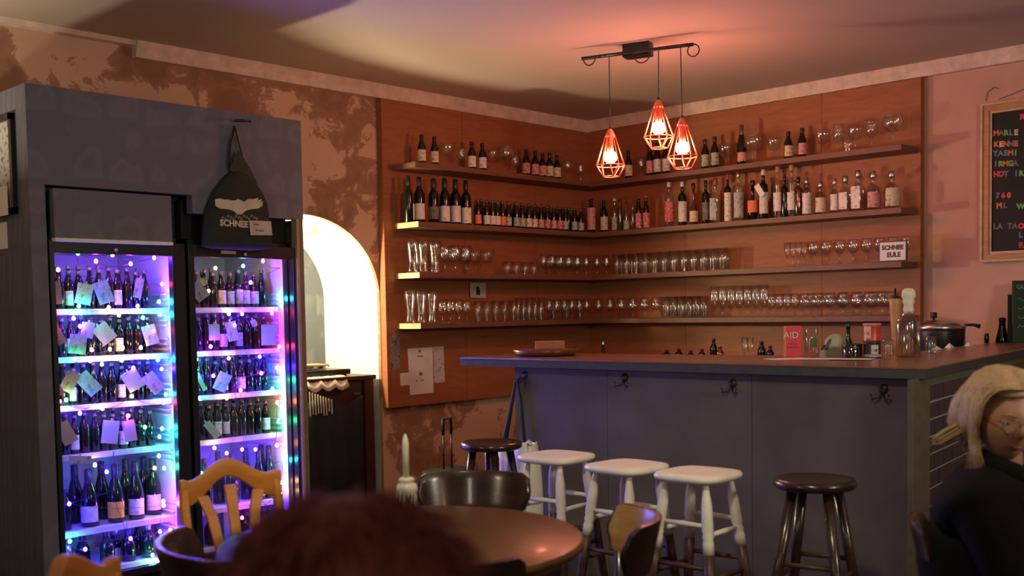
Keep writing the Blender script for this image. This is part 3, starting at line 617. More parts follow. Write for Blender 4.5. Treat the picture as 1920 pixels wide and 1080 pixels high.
# lowest shelf
row('weizen', 0, 3, 765, 806, 3, .17)
row('tulip_s', 0, 3, 826, 872, 4, .16)
row('willi', 0, 3, 893, 960, 5, .17); row('stange', 0, 3, 968, 1012, 5, .17)
row('tulip_s', 0, 3, 1027, 1098, 6, .18); row('willi', 0, 3, 985, 1085, 5, .07)
row('snifter', 1, 3, 1120, 1228, 6, .17)
row('pint', 1, 3, 1246, 1318, 6, .18); row('pint', 1, 3, 1252, 1310, 5, .08)
row('tall', 1, 3, 1338, 1432, 7, .15)
row('tulip_s', 1, 3, 1446, 1490, 4, .15)
row('snifter', 1, 3, 1508, 1654, 7, .17); row('snifter', 1, 3, 1520, 1668, 6, .07)
# top shelf
for k, w_, px in (('goblet', 0, 842), ('tulip_s', 0, 868), ('goblet', 0, 926), ('bigcoupe', 0, 952), ('tulip_s', 0, 968), ('wine', 0, 1066), ('tulip_s', 0, 1090), ('wine', 1, 1130), ('tulip_s', 1, 1203), ('goblet', 1, 1362), ('bigcoupe', 1, 1412), ('goblet', 1, 1452), ('goblet', 1, 1543), ('tulip', 1, 1572), ('low', 1, 1590), ('goblet', 1, 1604), ('tulip', 1, 1634), ('bigcoupe', 1, 1674)):
    glass(k, w_, 0, px, .15)

# bottles on the racks: px x, px y of the top, kind, radius, glass, label, cap, square, label heights, words
CLEAR = thin_glass('clear_bottle', (.86, .88, .86), .10); PALEG = thin_glass('pale_green_bottle', (.55, .7, .55), .10); AMBER = thin_glass('amber_bottle', (.65, .35, .15), .12)
def rack_bottle(wall, si, px, top, kind, r, gls, lb, cap, sq, lz, words_, half=1.2, back=.14, nl=None):
    loc = P(px, top, y=YB - back) if wall == 0 else P(px, top, x=XB - back)
    h_ = max(.12, loc.z - SZ[si]); loc.z = SZ[si]
    o = bottle(kind, h_, r, gls, loc, lb, cap, sq, lz, half, turn=(None if not sq else (0 if wall == 0 else -math.pi / 2)), neck_label=nl)
    tag(o, words_, 'bottle', f'bottles on the {SHW[si]} shelf ' + ('beside the arch', 'behind the bar')[wall]); return o
TB = [(0, 790, 252, CRM, 'brown beer bottle with round cream label, end of the top shelf beside the arch'), (0, 814, 256, CRM, 'brown beer bottle with small cream label beside the round-labelled one, top shelf'),
      (0, 884, 266, WHT2, 'first of two slim bottles with pale shield labels, top shelf beside the arch'), (0, 904, 270, WHT2, 'second of two slim bottles with pale shield labels, top shelf beside the arch'),
      (0, 986, 282, PNK, 'pink labelled beer bottle starting the group of five, top shelf near the corner'), (0, 1003, 283, PNK, 'second pink labelled beer bottle in the group of five, top shelf'), (0, 1017, 287, PNK, 'middle beer bottle in the group of five near the corner, top shelf'),
      (0, 1030, 287, CRM, 'fourth beer bottle in the group of five, yellowish label, top shelf'), (0, 1044, 292, CRM, 'last beer bottle of the group of five, yellowish label, top shelf'),
      (1, 1178, 282, CRM, 'lone cream labelled bottle behind the lowest pendant lamp, top shelf'), (1, 1218, 272, PNK, 'pink labelled bottle between the pendant lamps, top shelf'), (1, 1232, 268, WHT2, 'white labelled bottle between the pendant lamps, top shelf'), (1, 1248, 268, WHT2, 'third bottle between the pendant lamps, pale label, top shelf'),
      (1, 1322, 262, GRN, 'first bottle past the pendant lamps, pale green label, top shelf'), (1, 1340, 258, GRN, 'second bottle past the pendant lamps, pale green label, top shelf'),
      (1, 1478, 246, CRM, 'brown beer bottle with cream label in the middle of the top shelf behind the bar'), (1, 1504, 242, PNK, 'brown beer bottle with rosy label beside the cream labelled one, top shelf')]
for w_, px, top, lb, lab in TB: rack_bottle(w_, 0, px, top, 'beer', .031, BROWNG, lb, 'dark', False, (.12, .50), lab)
rack_bottle(1, 0, 1390, 235, 'sekt', .036, BROWNG, PNK, 'crown', False, (.10, .32), 'tall champagne shaped dark bottle with low pink label, top shelf behind the bar')
# second shelf beside the arch: big bottles then the row of small beers
for px, top, r, lb, lz, lab in ((765, 331, .030, None, (.1, .4), 'big dark wine bottle half hidden at the very end of the second shelf'), (785, 332, .041, WHT, (.07, .42), 'big dark bottle with large square white label, second shelf'), (812, 335, .038, DRK, (.1, .38), 'big dark bottle with framed black label, second shelf'),
                                (833, 336, .038, WHT2, (.06, .40), 'big dark bottle with arched pink label, second shelf'), (853, 336, .040, WHT, (.06, .42), 'big dark bottle with broad pale text label, second shelf'), (873, 338, .038, WHT2, (.05, .40), 'last big dark bottle in the row, tall plain pale label, second shelf')):
    rack_bottle(0, 1, px, top, 'wine', r, BLACKG, lb, 'dark', False, lz, lab)
RB = [(896, ORG), (912, WHT), (923, WHT), (932, WHT), (942, ORG), (953, GRY), (968, GRN), (979, GRN), (991, CRM), (1002, CRM), (1014, PNK), (1026, RED), (1038, PNK), (1049, RED), (1060, GRY), (1077, GRY), (1089, GRY)]
for i, (px, lb) in enumerate(RB):
    rack_bottle(0, 1, px, 375 + (px - 896) * .095, 'stubby', .0255, BROWNG, lb, 'crown', False, (.09, .44), f'{nth(i + 1)} small brown beer bottle in the long row, second shelf beside the arch', back=.17)
for i in range(15):
    rack_bottle(0, 1, 902 + i * 12.6, 374 + i * 1.25, 'stubby', .0255, BROWNG, None, 'crown', False, (.1, .4), f'{nth(i + 1)} unlabelled beer bottle in the rear of the long row, second shelf', back=.09)
rack_bottle(0, 1, 1108, 374, 'stubby', .035, BLACKG, PNK, 'dark', False, (.1, .75), 'stout bottle with tall rosy label in the rack corner, second shelf', back=.17)
SB = [  # second shelf behind the bar
    (1132, 378, 'stubby', .031, BLACKG, CRM, 'dark', False, (.08, .5), 'dark bottle with low cream label next to the corner, second shelf'),
    (1152, 372, 'beer', .026, CLEAR, GRY, 'white', False, (.05, .45), 'clear bottle with white neck and pale label near the corner, second shelf'),
    (1162, 374, 'beer', .024, PALEG, None, 'dark', False, (.1, .4), 'pale green small bottle behind the white-necked clear one'),
    (1174, 384, 'beer', .024, CLEAR, GRN, 'crown', False, (.05, .4), 'first short clear bottle with green figure label, second shelf'),
    (1186, 384, 'beer', .022, CLEAR, None, 'crown', False, (.1, .4), 'plain short clear bottle beside the pink-necked pair'),
    (1197, 367, 'beer', .026, BROWNG, RED, 'red', False, (.05, .48), 'first of two red labelled bottles with pink foil necks, second shelf'),
    (1211, 366, 'beer', .026, BROWNG, RED, 'red', False, (.05, .48), 'second of two red labelled bottles with pink foil necks, second shelf'),
    (1254, 342, 'spirit', .036, CLEAR, RED, 'white', False, (.12, .58), 'clear spirit bottle with red and white label, white cap, second shelf'),
    (1279, 341, 'spirit', .034, GREENG, WHT, 'white', False, (.10, .56), 'green liqueur bottle with big white label and white cap, second shelf'),
    (1300, 345, 'round', .034, AMBER, CRM, 'dark', False, (.08, .34), 'amber liqueur bottle with low round belly, second shelf'),
    (1323, 340, 'spirit', .030, GREENG, DRK, 'dark', False, (.1, .5), 'dark green narrow spirit bottle with dull label, second shelf'),
    (1341, 334, 'flask', .036, CLEAR, GRY, 'red', True, (.08, .56), 'square clear spirit bottle with pink stopper, second shelf'),
    (1364, 327, 'spirit', .028, GREENG, WHT2, 'red', False, (.03, .62), 'dark bottle with one tall narrow white label, second shelf'),
    (1384, 322, 'spirit', .038, CLEAR, GRY, 'gold', False, (.08, .58), 'large clear spirit bottle printed black and white, gold neck, second shelf'),
    (1411, 340, 'round', .042, BROWNG, ORG, 'dark', False, (.20, .50), 'round brown liqueur bottle with orange label and hanging tag'),
    (1431, 318, 'spirit', .034, BROWNG, WHT, 'white', False, (.12, .55), 'dark spirit bottle with white and red label behind the tagged bottle'),
    (1458, 313, 'spirit', .036, CLEAR, WHT2, 'cork', False, (.14, .50), 'first of the tall clear bottles with square pale label, second shelf'),
    (1471, 330, 'spirit', .026, BLACKG, None, 'dark', False, (.1, .4), 'dark narrow bottle behind the tall clear pair, second shelf'),
    (1484, 309, 'spirit', .037, CLEAR, WHT2, 'cork', False, (.14, .48), 'tallest clear bottle with square pale label, second shelf'),
    (1497, 332, 'spirit', .030, AMBER, None, 'dark', False, (.1, .4), 'reddish unlabelled bottle behind the tallest clear bottle'),
    (1512, 336, 'spirit', .034, CLEAR, WHT2, 'silver', False, (.06, .62), 'slender clear bottle with very tall pale label, second shelf'),
    (1538, 342, 'flask', .040, CLEAR, CRM, 'silver', False, (.08, .52), 'short clear bottle with pale label and glass stopper, second shelf'),
    (1565, 336, 'flask', .035, CLEAR, WHT2, 'silver', False, (.10, .56), 'clear flask with grey pink label beside the square flask'),
    (1585, 330, 'flask', .039, CLEAR, WHT2, 'silver', True, (.10, .56), 'square clear flask with framed pale label, second shelf'),
    (1609, 320, 'flask', .042, CLEAR, WHT2, 'silver', True, (.08, .62), 'tall square clear flask with tall pale label, second shelf'),
    (1637, 324, 'flask', .045, CLEAR, PNK, 'silver', False, (.08, .48), 'broad clear flask with arched label and red heart, second shelf'),
    (1672, 321, 'flask', .050, CLEAR, CRM, 'silver', False, (.08, .56), 'last broad clear flask with bright framed label, free end of second shelf')]
for t in SB: rack_bottle(1, 1, *t[:-1], t[-1])
q = P(1424, 357, x=XB - .19)
o = MB().box((-.001, -.022, -.05), (.001, .022, .05)).build('paper_tag', PAPER, None, q); o.rotation_euler = (rad(-32), 0, 0)
tag(o, 'pink white paper tag tilted on the round brown liqueur bottle', 'tag')

# signs and papers on the racks
sg = empty('wall_sign', P(1672, 488, x=XB - SD - .012)); tag(sg, 'black framed white sign reading SCHNEE EULE on the third shelf edge', 'sign')
a, b = P(1646, 489, x=XB - SD - .012), P(1699, 451, x=XB - SD - .012); a.z = SZ[2]
a = Vector((a.x, a.y, SZ[2])); fx = XB - SD + .012
child(MB().box((fx - .012, b.y, a.z), (fx, a.y, b.z + .004)), 'frame', BLACK, sg)
child(MB().box((fx - .0135, b.y + .009, a.z + .009), (fx - .012, a.y - .009, b.z - .005)), 'face', PAPER, sg)
mid = ((a.y + b.y) / 2, (a.z + b.z) / 2)
text('lettering', 'SCHNEE', .040, BLACK, sg, Matrix.Translation((fx - .0140, mid[0], mid[1] + .026)) @ RX, bold=.0022)
text('lettering', 'EULE', .042, BLACK, sg, Matrix.Translation((fx - .0140, mid[0] - .008, mid[1] - .022)) @ RX, bold=.0022)
m = MB().prism([(881, 530), (911, 531), (911, 559), (882, 558)], lambda a, b, t: tuple(P(a, b, y=t)), YB - .022, YB - .018)
o = tag(m.build('notice_card', plain('grey_notice', (.40, .38, .36), .7)), 'small square card with dark emblem under the third shelf', 'sign')
child(MB().lathe([(.018, 0), (.014, .002)], 12, P(896, 541, y=YB - .022), M=Matrix.Rotation(rad(90), 3, 'X')).box(P(893, 553, y=YB - .0225), P(900, 543, y=YB - .024)), 'emblem', BLACK, o)
def onboard(pts, name, mat, lab, cat='paper', t0=.0, t1=.0015):
    m = MB().prism(pts, lambda a, b, t: tuple(P(a, b, y=t)), YB - t1, YB - t0); return tag(m.build(name, mat), lab, cat)
o = onboard([(764, 654), (811, 651), (813, 736), (769, 741)], 'paper_sheet', PAPER, 'large white printed sheet pinned to the plywood beside the arch')
m = MB()
for (u, v, a, b) in ((787, 658, 4, 5), (788, 668, 10, 2), (789, 701, 6, 6), (781, 714, 3, 2), (792, 713, 6, 2)):
    m.prism([(u - a / 2, v - b / 2), (u + a / 2, v - b / 2), (u + a / 2, v + b / 2), (u - a / 2, v + b / 2)], lambda p, q_, t: tuple(P(p, q_, y=t)), YB - .0022, YB - .0015)
child(m, 'print', plain('ink', (.2, .14, .14), .7), o)['kind'] = 'stuff'
onboard([(750, 700), (767, 698), (768, 722), (751, 723)], 'paper_sheet', PAPER, 'small blank white card half under the large pinned sheet', t1=.0008)
onboard([(812, 651), (832, 649), (834, 716), (814, 718)], 'postcard', label_mat((.60, .52, .46), (.35, .26, .24), 1), 'tall pale illustrated postcard beside the large pinned sheet', 'card')
onboard([(731, 626), (750, 625), (750, 692), (732, 694)], 'photo_strip', label_mat((.30, .2, .18), (.03, .03, .03), 1), 'narrow dark collage of photos at the plywood edge by the arch', 'picture')

# ------------------------------------------------------------------ the bar
TZ = 1.10
FL, FR = (4.075, 4.33), (4.145, 1.745)
bar = empty('bar_counter', (4.4, 3.2, 0)); tag(bar, 'long dark bar counter with a glossy brown top and tiled return', 'bar')
TOPM = wood('counter_top', (.19, .075, .04), (.28, .115, .062), .28, (1, 4, 1), .5, .3)
top = [FL, FR, (XW - .003, 2.19), (XW - .003, 2.53), (4.98, 2.33), (4.66, 4.36)]
m = MB().prism(top, lambda a, b, t: (a, b, t), TZ - .006, TZ); child(m, 'countertop', TOPM, bar)
child(MB().prism(top, lambda a, b, t: (a + .003, b + .003, t), TZ - .045, TZ - .0062), 'counter_edge', plain('dark_edge_laminate', (.060, .062, .055), .75, spec=.2), bar)
FRM = cloudy('bar_front_paint', (.092, .070, .062), (.132, .106, .098), 3)
def fx_at(y): return FL[0] + (FR[0] - FL[0]) * (FL[1] - y) / (FL[1] - FR[1]) + .06
ys = [3.98, 3.36, 2.55, 1.80]
for a, b in zip(ys, ys[1:]):
    m = MB().prism([(fx_at(a), a - .0015), (fx_at(b), b + .0015), (fx_at(b) + .025, b + .0015), (fx_at(a) + .025, a - .0015)], lambda p, q_, t: (p, q_, t), 0, TZ - .045)
    child(m, 'front_panel', FRM, bar)
child(MB().prism([(fx_at(3.98) + .026, 3.95), (4.60, 3.97), (4.60, 3.99), (fx_at(3.98) + .026, 3.98)], lambda p, q_, t: (p, q_, t), 0, TZ - .045), 'end_panel', FRM, bar)
child(MB().box((4.10, 1.775, 0), (4.26, 1.80, TZ - .045)), 'corner_post', plain('post_paint', (.10, .085, .06), .6), bar, .003)
rdir = Vector((XW - .01 - 4.22, 2.235 - 1.80, 0)); rl = rdir.length; rdir.normalize(); rn = Vector((rdir.y, -rdir.x, 0))
def RP(s_, o_, z): p = Vector((4.22, 1.80, 0)) + rdir * s_ + rn * o_; return (p.x, p.y, z)
m = MB().prism([(.04, -.03), (rl, -.03), (rl, 0), (.04, 0)], lambda a, b, t: RP(a, b, t), 0, TZ - .045)
child(m, 'return_panel', plain('pale_grout', (.38, .42, .40), .8), bar)
child(MB().prism([(.04, .001), (rl, .001), (rl, .012), (.04, .012)], lambda a, b, t: RP(a, b, t), TZ - .08, TZ - .05), 'return_rail', plain('green_rail', (.10, .12, .085), .6), bar)
TILE = plain('blue_glazed_tile', (.008, .018, .036), .3, spec=.4); tilem = None
for r_ in range(13):
    for c_ in range(18):
        s0 = .045 + c_ * .152 + (.076 if r_ % 2 else 0); z1 = TZ - .085 - r_ * .072
        if tilem is None:
            mm = MB().box((0, -.006, 0), (.146, 0, .064)); tilem = mm.mesh('tile', TILE)
        o = put('tile', tilem, bar); p = RP(s0, .0005, z1 - .064); o.location = Vector(p) - Vector((4.4, 3.2, 0)); o.rotation_euler.z = math.atan2(rdir.y, rdir.x)

# hooks on the bar front
for u, v, lab in ((985, 708, 'dark double coat hook holding the folded umbrella on the bar front'), (1168, 713, 'dark double coat hook above the gap between the first two white stools'), (1367, 725, 'dark double coat hook above the last white stool'), (1646, 737, 'dark double coat hook near the tiled corner of the bar')):
    p = P(u, v, x=4.15); p.x = fx_at(p.y); m = MB(); x0 = p.x
    m.lathe([(.022, 0), (.018, .006), (.008, .009)], 12, (x0, p.y, p.z + .012), M=Matrix.Rotation(rad(-90), 3, 'Y'))
    m.tube([(x0 - .006, p.y, p.z + .03), (x0 - .02, p.y, p.z + .02), (x0 - .03, p.y, p.z + .03)], .004, 6)
    for s_ in (-1, 1):
        m.tube([(x0 - .006, p.y, p.z), (x0 - .018, p.y + s_ * .012, p.z - .022), (x0 - .03, p.y + s_ * .03, p.z - .028), (x0 - .034, p.y + s_ * .038, p.z - .012)], .0042, 6)
        m.ball((x0 - .034, p.y + s_ * .038, p.z - .009), .006, 8, 6)
    tag(m.build('coat_hook', plain('old_iron', (.05, .035, .028), .4, .6)), lab, 'hook', 'coat hooks on the bar front')
# folded umbrella hanging from the first hook
p = P(985, 716, x=4.15); p.x = fx_at(p.y) - .035
um = empty('umbrella', p); tag(um, 'black cloth strap and folded umbrella hanging from the first bar hook', 'umbrella')
UMB = plain('umbrella_cloth', (.010, .012, .016), .85)
def U(u, v): q_ = P(u, v, x=4.15); return (fx_at(q_.y) - .035, q_.y, q_.z)
child(MB().tube([U(976, 714), U(971, 745), U(964, 785), U(956, 830)], [.012, .02, .026, .030], 8, flat=(1, .5)), 'canopy', UMB, um)
child(MB().tube([U(979, 714), U(986, 750), U(990, 800), U(993, 832)], [.012, .017, .018, .018], 8, flat=(1, .5)), 'strap', UMB, um)
child(MB().tube([U(985, 708), U(976, 716), U(980, 722)], .009, 8), 'loop', UMB, um)

# white folded things below the umbrella: paper bag and plastic stool
p = P(985, 860, x=3.98)
pb = empty('paper_bag', (3.92, p.y, 0)); tag(pb, 'white crumpled paper bag standing behind the first white stool', 'bag')
m = MB(); n = 14; vs_ = []; rr = random.Random(5)
b0 = P(992, 835, x=3.95)
for j, (z, r_) in enumerate(((.002, .075), (.25, .085), (.45, .085), (.60, .075), (b0.z, .055), (b0.z + .01, .05), (.60, .06))):
    for k in range(n):
        a = 2 * math.pi * k / n; q_ = r_ * (1 + .10 * math.sin(k * 2.3 + j)); vs_.append((3.95 + q_ * math.cos(a), b0.y + .02 + q_ * math.sin(a), z + (.012 * math.sin(k * 1.7) if j > 3 else 0)))
m.add(vs_, [(i * n + k, i * n + (k + 1) % n, (i + 1) * n + (k + 1) % n, (i + 1) * n + k) for i in range(6) for k in range(n)] + [tuple(range(n))], 0, True)
child(m, 'body', CREAM, pb)
b1 = P(945, 850, x=3.98)
m = MB().tube([(3.98, b1.y + .02, b1.z + .03), (3.98, b1.y, b1.z - .03), (3.98, b1.y + .01, .4), (3.98, b1.y + .03, .02)], [.045, .05, .035, .03], 8, flat=(1, .5)).tube([(3.98, b1.y - .06, b1.z), (3.98, b1.y - .09, .5), (3.98, b1.y - .1, .02)], .013, 6)
for k in range(4): m.tube([(3.98, b1.y - .02, .60 - k * .035), (3.98, b1.y - .085, .585 - k * .035)], .005, 5)
tag(m.build('dish_rack', CREAM), 'cream wire and plastic rack standing behind the far dark stool', 'rack')

# ------------------------------------------------------------------ things on the bar
def bz(u, v): return P(u, v, z=TZ)
# wooden tray and block
p = bz(1006, 667); ty = p.y; tray = tag(MB().lathe([(.10, 0), (.145, .004), (.165, .035), (.155, .035), (.138, .010), (1e-6, .010)], 32, shape=lambda a: 1 + .12 * abs(math.cos(a + .9))).build('serving_tray', wood('tray_wood', (.10, .03, .02), (.16, .055, .03), .3), None, (4.42, 4.0, TZ)), 'shallow round reddish wooden tray at the far end of the bar', 'tray')
q = P(972, 655, x=4.56)
tag(MB().box((-.085, -.02, 0), (.085, .02, .075)).build('wood_block', wood('block_wood', (.35, .12, .06), (.45, .18, .09), .4), None, (4.60, 4.13, TZ + 0.0005), .004, rad(-45)), 'orange brown wooden block behind the round tray', 'block')
# red leaflet
p = bz(1486, 668)
lf = empty('leaflet', p, AZ - math.pi / 2); tag(lf, 'standing red folded leaflet reading AID on the bar', 'leaflet')
LR = plain('red_leaflet', (.72, .05, .08), .5); PO = plain('orange_strip', (.7, .18, .06), .5)
m = MB().prism([(-.042, .0), (.042, -.012), (.044, -.009), (0, .03), (-.04, .003)], lambda a, b, t: (a, b, t), 0, .152)
m.build('card', LR, lf)
MB().box((-.044, -.0015, 0), (-.03, .0005, .152)).build('side_strip', PO, lf)
L0 = Matrix.Translation(p) @ Matrix.Rotation(AZ - math.pi / 2 - .14, 4, 'Z')
text('lettering', 'AID', .045, PAPER, lf, L0 @ Matrix.Translation((-.008, -.0105, .105)) @ RY)
for k, (z, w_) in enumerate(((.062, .052), (.046, .06))):
    scribble('small_print', w_, .008, plain('navy_ink', (.05, .03, .12), .6), lf, L0 @ Matrix.Translation((0, -.0108, z)), 20 + k)
# papers
for k, (u, v, rz, w2, d2, lab) in enumerate(((1478, 673, .2, .10, .06, 'white sheet lying under the red leaflet'), (1530, 674, -.3, .10, .06, 'white sheet lying beside the red leaflet'), (1598, 675, -.5, .09, .055, 'crumpled white napkin lying in front of the dark can'))):
    p = bz(u, v); tag(MB().box((-w2, -d2, 0), (w2, d2, .0015)).build('paper_sheet', PAPER, None, (p.x, p.y, TZ + .0005 + k * .002), 0, AZ - math.pi / 2 + rz), lab, 'paper', 'loose papers on the bar')
# beer mug with a hop print
p = bz(1522, 662); mug = MB().lathe(tumbler(.13, .036, .036), 20).build('beer_glass', GLASS, None, (p.x, p.y, TZ)); tag(mug, 'straight clear beer glass standing behind the red leaflet', 'glass')
sheet(.037, .03, .08, .5).build('print', plain('green_print', (.12, .14, .05), .6), mug, None, 0, AZ - math.pi / 2)
# tape dispenser / card reader
p = bz(1562, 669)
td = empty('tape_dispenser', p, AZ - math.pi / 2); tag(td, 'grey tape dispenser with a big pale roll on the bar', 'tape dispenser')
prof = [(-.06, 0), (.04, 0), (.04, .04), (.0, .045), (-.045, .04), (-.06, .03)]
MB().prism(prof, lambda a, b, t: (a, t, b), -.02, .02).build('base', plain('grey_plastic', (.30, .26, .20), .5), td)
MB().lathe([(.048, -.014), (.052, -.01), (.052, .01), (.048, .014)], 28, (.012, 0, .060), M=Matrix.Rotation(rad(90), 3, 'X') @ Matrix.Rotation(0, 3, 'Z')).build('tape_roll', plain('pale_tape', (.42, .38, .28), .6), td)
MB().prism([(-.055, .035), (-.02, .09), (-.012, .085), (-.035, .035)], lambda a, b, t: (a, t, b), -.021, .021).build('cutter', BLACK, td)
# dark jar
p = bz(1598, 671)
jr = tag(MB().lathe([(1e-6, 0), (.044, 0), (.047, .01), (.047, .055), (.044, .058), (.046, .06), (.043, .06), (.043, .012), (1e-6, .010)], 20).build('jar', thin_glass('smoked_jar', (.5, .42, .3), .15), None, (p.x, p.y, TZ)), 'wide smoked glass jar with dark lid beside the tins', 'jar')
MB().lathe([(.048, .058), (.048, .066), (.044, .068)], 20).build('lid', BLACK, jr)
MB().lathe([(.040, .013), (.040, .045)], 16).build('filling', plain('jar_filling', (.14, .10, .06), .8), jr)
# slim black pourer standing behind the jar
p = bz(1594, 666)
tag(MB().lathe([(.02, 0), (.022, .06), (.010, .09), (.008, .13), (.011, .135), (.011, .165), (.006, .17)], 14).build('small_bottle', BLACKG, None, (p.x + .04, p.y + .03, TZ)), 'small black pourer bottle behind the dark jar', 'bottle')
# tins: dark one below, red one on top
p = bz(1635, 671)
def tin(z, cmat, lab, nm):
    t = MB().lathe([(1e-6, 0), (.040, 0), (.041, .003), (.040, .006), (.040, .074), (.041, .077), (.040, .080), (.037, .080), (.036, .077), (1e-6, .077)], 24).build('tin', cmat, None, (p.x, p.y, z)); return tag(t, lab, 'tin', 'stacked tins on the bar')
t1 = tin(TZ, plain('dark_tin', (.035, .02, .025), .35), 'dark tin with a pale round emblem, under the red tin', '')
t2 = tin(TZ + .0805, plain('red_tin', (.55, .05, .03), .35), 'red tin stacked on the dark tin', '')
sheet(.0405, .02, .062, .42).build('emblem', label_mat((.55, .52, .5), (.05, .03, .03), 1), t1, None, 0, AZ - math.pi / 2)
sheet(.0405, .006, .018, 1.4).build('band', label_mat((.4, .38, .36), (.05, .03, .03), 0), t1, None, 0, AZ - math.pi / 2)
sheet(.0405, .012, .070, .45).build('picture', label_mat((.7, .45, .35), (.5, .04, .03), 1), t2, None, 0, AZ - math.pi / 2 - .9)
MB().lathe([(.0415, .074), (.042, .082), (.037, .083)], 24).build('lid', plain('pink_lid', (.6, .3, .26), .4), t2)
# big clear bottle with candle wax
p = bz(1703, 669)
bb = MB().lathe([(1e-6, 0), (.045, 0), (.050, .006), (.050, .155), (.046, .175), (.022, .205), (.016, .22), (.016, .27), (.019, .272), (.019, .28), (1e-6, .28)], 28, shape=lambda a: superell(a, .6)).build('bottle', thin_glass('dusty_glass', (.86, .84, .74), .22), None, (p.x, p.y, TZ), 0, 0)
tag(bb, 'square shouldered clear bottle with a wax covered stopper on the bar corner', 'bottle')
MB().lathe([(.020, .205), (.024, .225), (.021, .25), (.028, .262), (.024, .275), (.032, .288), (.030, .31), (.020, .325), (1e-6, .328)], 12, shape=lambda a: 1 + .14 * math.sin(3 * a)).build('wax_cap', WAX, bb)
MB().lathe([(.018, -.0008), (.016, 0)], 16, (-.037, -.037, .10), M=Matrix.Rotation(rad(-45), 3, 'Z') @ Matrix.Rotation(rad(90), 3, 'X')).build('round_sticker', plain('brown_sticker', (.12, .07, .04), .6), bb)
# wooden tap handle / pepper mill
p = bz(1681, 662)
pm = MB().lathe([(1e-6, 0), (.014, 0), (.016, .05), (.020, .12), (.028, .23), (.031, .27), (.024, .288), (1e-6, .29)], 16).build('tap_handle', wood('tap_wood', (.5, .24, .09), (.6, .32, .14), .4), None, (p.x + .05, p.y + .03, TZ)); tag(pm, 'light wooden club shaped tap handle behind the wax capped bottle', 'tap handle')
MB().lathe([(.03, .282), (.024, .290), (.006, .296), (.004, .335), (1e-6, .336)], 12).build('finial', BLACK, pm)
# clear tumbler beside the bottle and one before it
for u, v, h_, lab in ((1745, 662, .085, 'small clear tumbler beside the wax capped bottle'), (1664, 665, .075, 'small clear tumbler between the tins and the wax capped bottle')):
    p = bz(u, v); tag(MB().lathe(tumbler(h_, .026, .028), 18).build('drinking_glass', GLASS, None, (p.x, p.y, TZ)), lab, 'glass')
# white napkins by the pot
for k, (u, v, lab) in enumerate(((1756, 655, 'small folded white napkin peak beside the tumbler'), (1780, 652, 'second small folded white napkin on the bar return'), (1816, 648, 'third small folded white napkin on the bar return'))):
    p = bz(u, v); m = MB().add([(-.03, -.02, 0), (.03, -.02, 0), (.025, .02, 0), (-.02, .02, 0), (0, 0, .020 + .008 * (k % 2)), (.02, .005, .014)], [(0, 3, 2, 1), (0, 1, 4), (1, 5, 4), (1, 2, 5), (2, 4, 5), (2, 3, 4), (3, 0, 4)])
    tag(m.build('napkin', PAPER, None, (p.x, p.y, TZ)), lab, 'napkin', 'napkins on the bar return')
# bottles and menu board on the return
p = bz(1850, 643)
tag(MB().lathe([(1e-6, 0), (.013, 0), (.015, .03), (.013, .055), (.008, .06), (1e-6, .06)], 12).build('small_bottle', BLACKG, None, (p.x, p.y, TZ)), 'tiny black bottle standing alone on the bar return', 'bottle')
p = bz(1879, 642)
o = MB().lathe([(1e-6, 0), (.038, 0), (.040, .01), (.034, .04), (.022, .09), (.019, .13), (.022, .135), (.021, .155), (1e-6, .158)], 16).build('small_bottle', BLACKG, None, (p.x, p.y, TZ)); tag(o, 'black conical bottle beside the green chalkboard', 'bottle')
p = bz(1899, 643)
cb = empty('chalkboard', p, rad(-45)); tag(cb, 'small green chalkboard standing at the end of the bar return', 'chalkboard')
GB = plain('green_slate', (.02, .045, .028), .6)
MB().box((0, 0, 0), (.30, .018, .385)).build('slate', GB, cb, None, .002)
CH = plain('chalk', (.35, .42, .36), .9)
text('lettering', 'Glüh', .035, CH, cb, Matrix.Translation(p) @ Matrix.Rotation(rad(-45), 4, 'Z') @ Matrix.Translation((.02, -.001, .345)) @ RY, align='LEFT')
for k in range(4):
    scribble('chalk_writing', .20, .022, CH, cb, Matrix.Translation(p) @ Matrix.Rotation(rad(-45), 4, 'Z') @ Matrix.Translation((.13, -.001, .27 - k * .055)), 40 + k)
MB().box((-.02, .02, 0), (.10, .03, .30)).build('backing', BLACK, cb)

# ------------------------------------------------------------------ back counter under the racks, with what peeps over the bar
bc = empty('back_counter', (6.8, 4.4, 0)); tag(bc, 'low dark work counter along the wall behind the bar', 'counter')
child(MB().box((6.42, 2.72, .92), (XB - .002, YB - .1, .96)), 'worktop', SHELFM, bc, .003)
for k in range(5):
    y = 2.76 + k * .6
    d = child(MB().box((6.48, y, .08), (6.50, y + .585, .91)), 'door', DRES, bc, .003)
    child(MB().box((6.465, y + .26, .80), (6.48, y + .34, .812)), 'handle', STEEL, d)
child(MB().box((6.50, 2.74, .0), (XB - .004, YB - .12, .92)), 'body', DRES, bc)
for k, (u, top, r_, g_, lab) in enumerate(((1250, 656, .03, BLACKG, 'short dark bottle top peeping over the bar, nearest the rack corner'), (1273, 655, .03, BLACKG, 'second dark bottle top peeping over the bar'), (1295, 658, .028, BROWNG, 'third dark bottle top peeping over the bar'), (1316, 655, .028, GREENG, 'small greenish bottle top peeping over the bar'), (1338, 636, .028, BROWNG, 'tallest brown bottle peeping over the bar below the tumblers'), (1350, 650, .03, AMBER, 'amber bottle beside the tallest peeping brown bottle'), (1428, 642, .03, GREENG, 'dark green bottle peeping over the bar before the leaflet'), (1444, 650, .028, BLACKG, 'squat dark bottle next to the red leaflet'))):
    p = P(u, top, x=6.75); h_ = p.z - .96; p.z = .96
    tag(bottle('beer', h_, r_, g_, p, None, 'dark', name='bottle'), lab, 'bottle', 'bottles on the back counter')
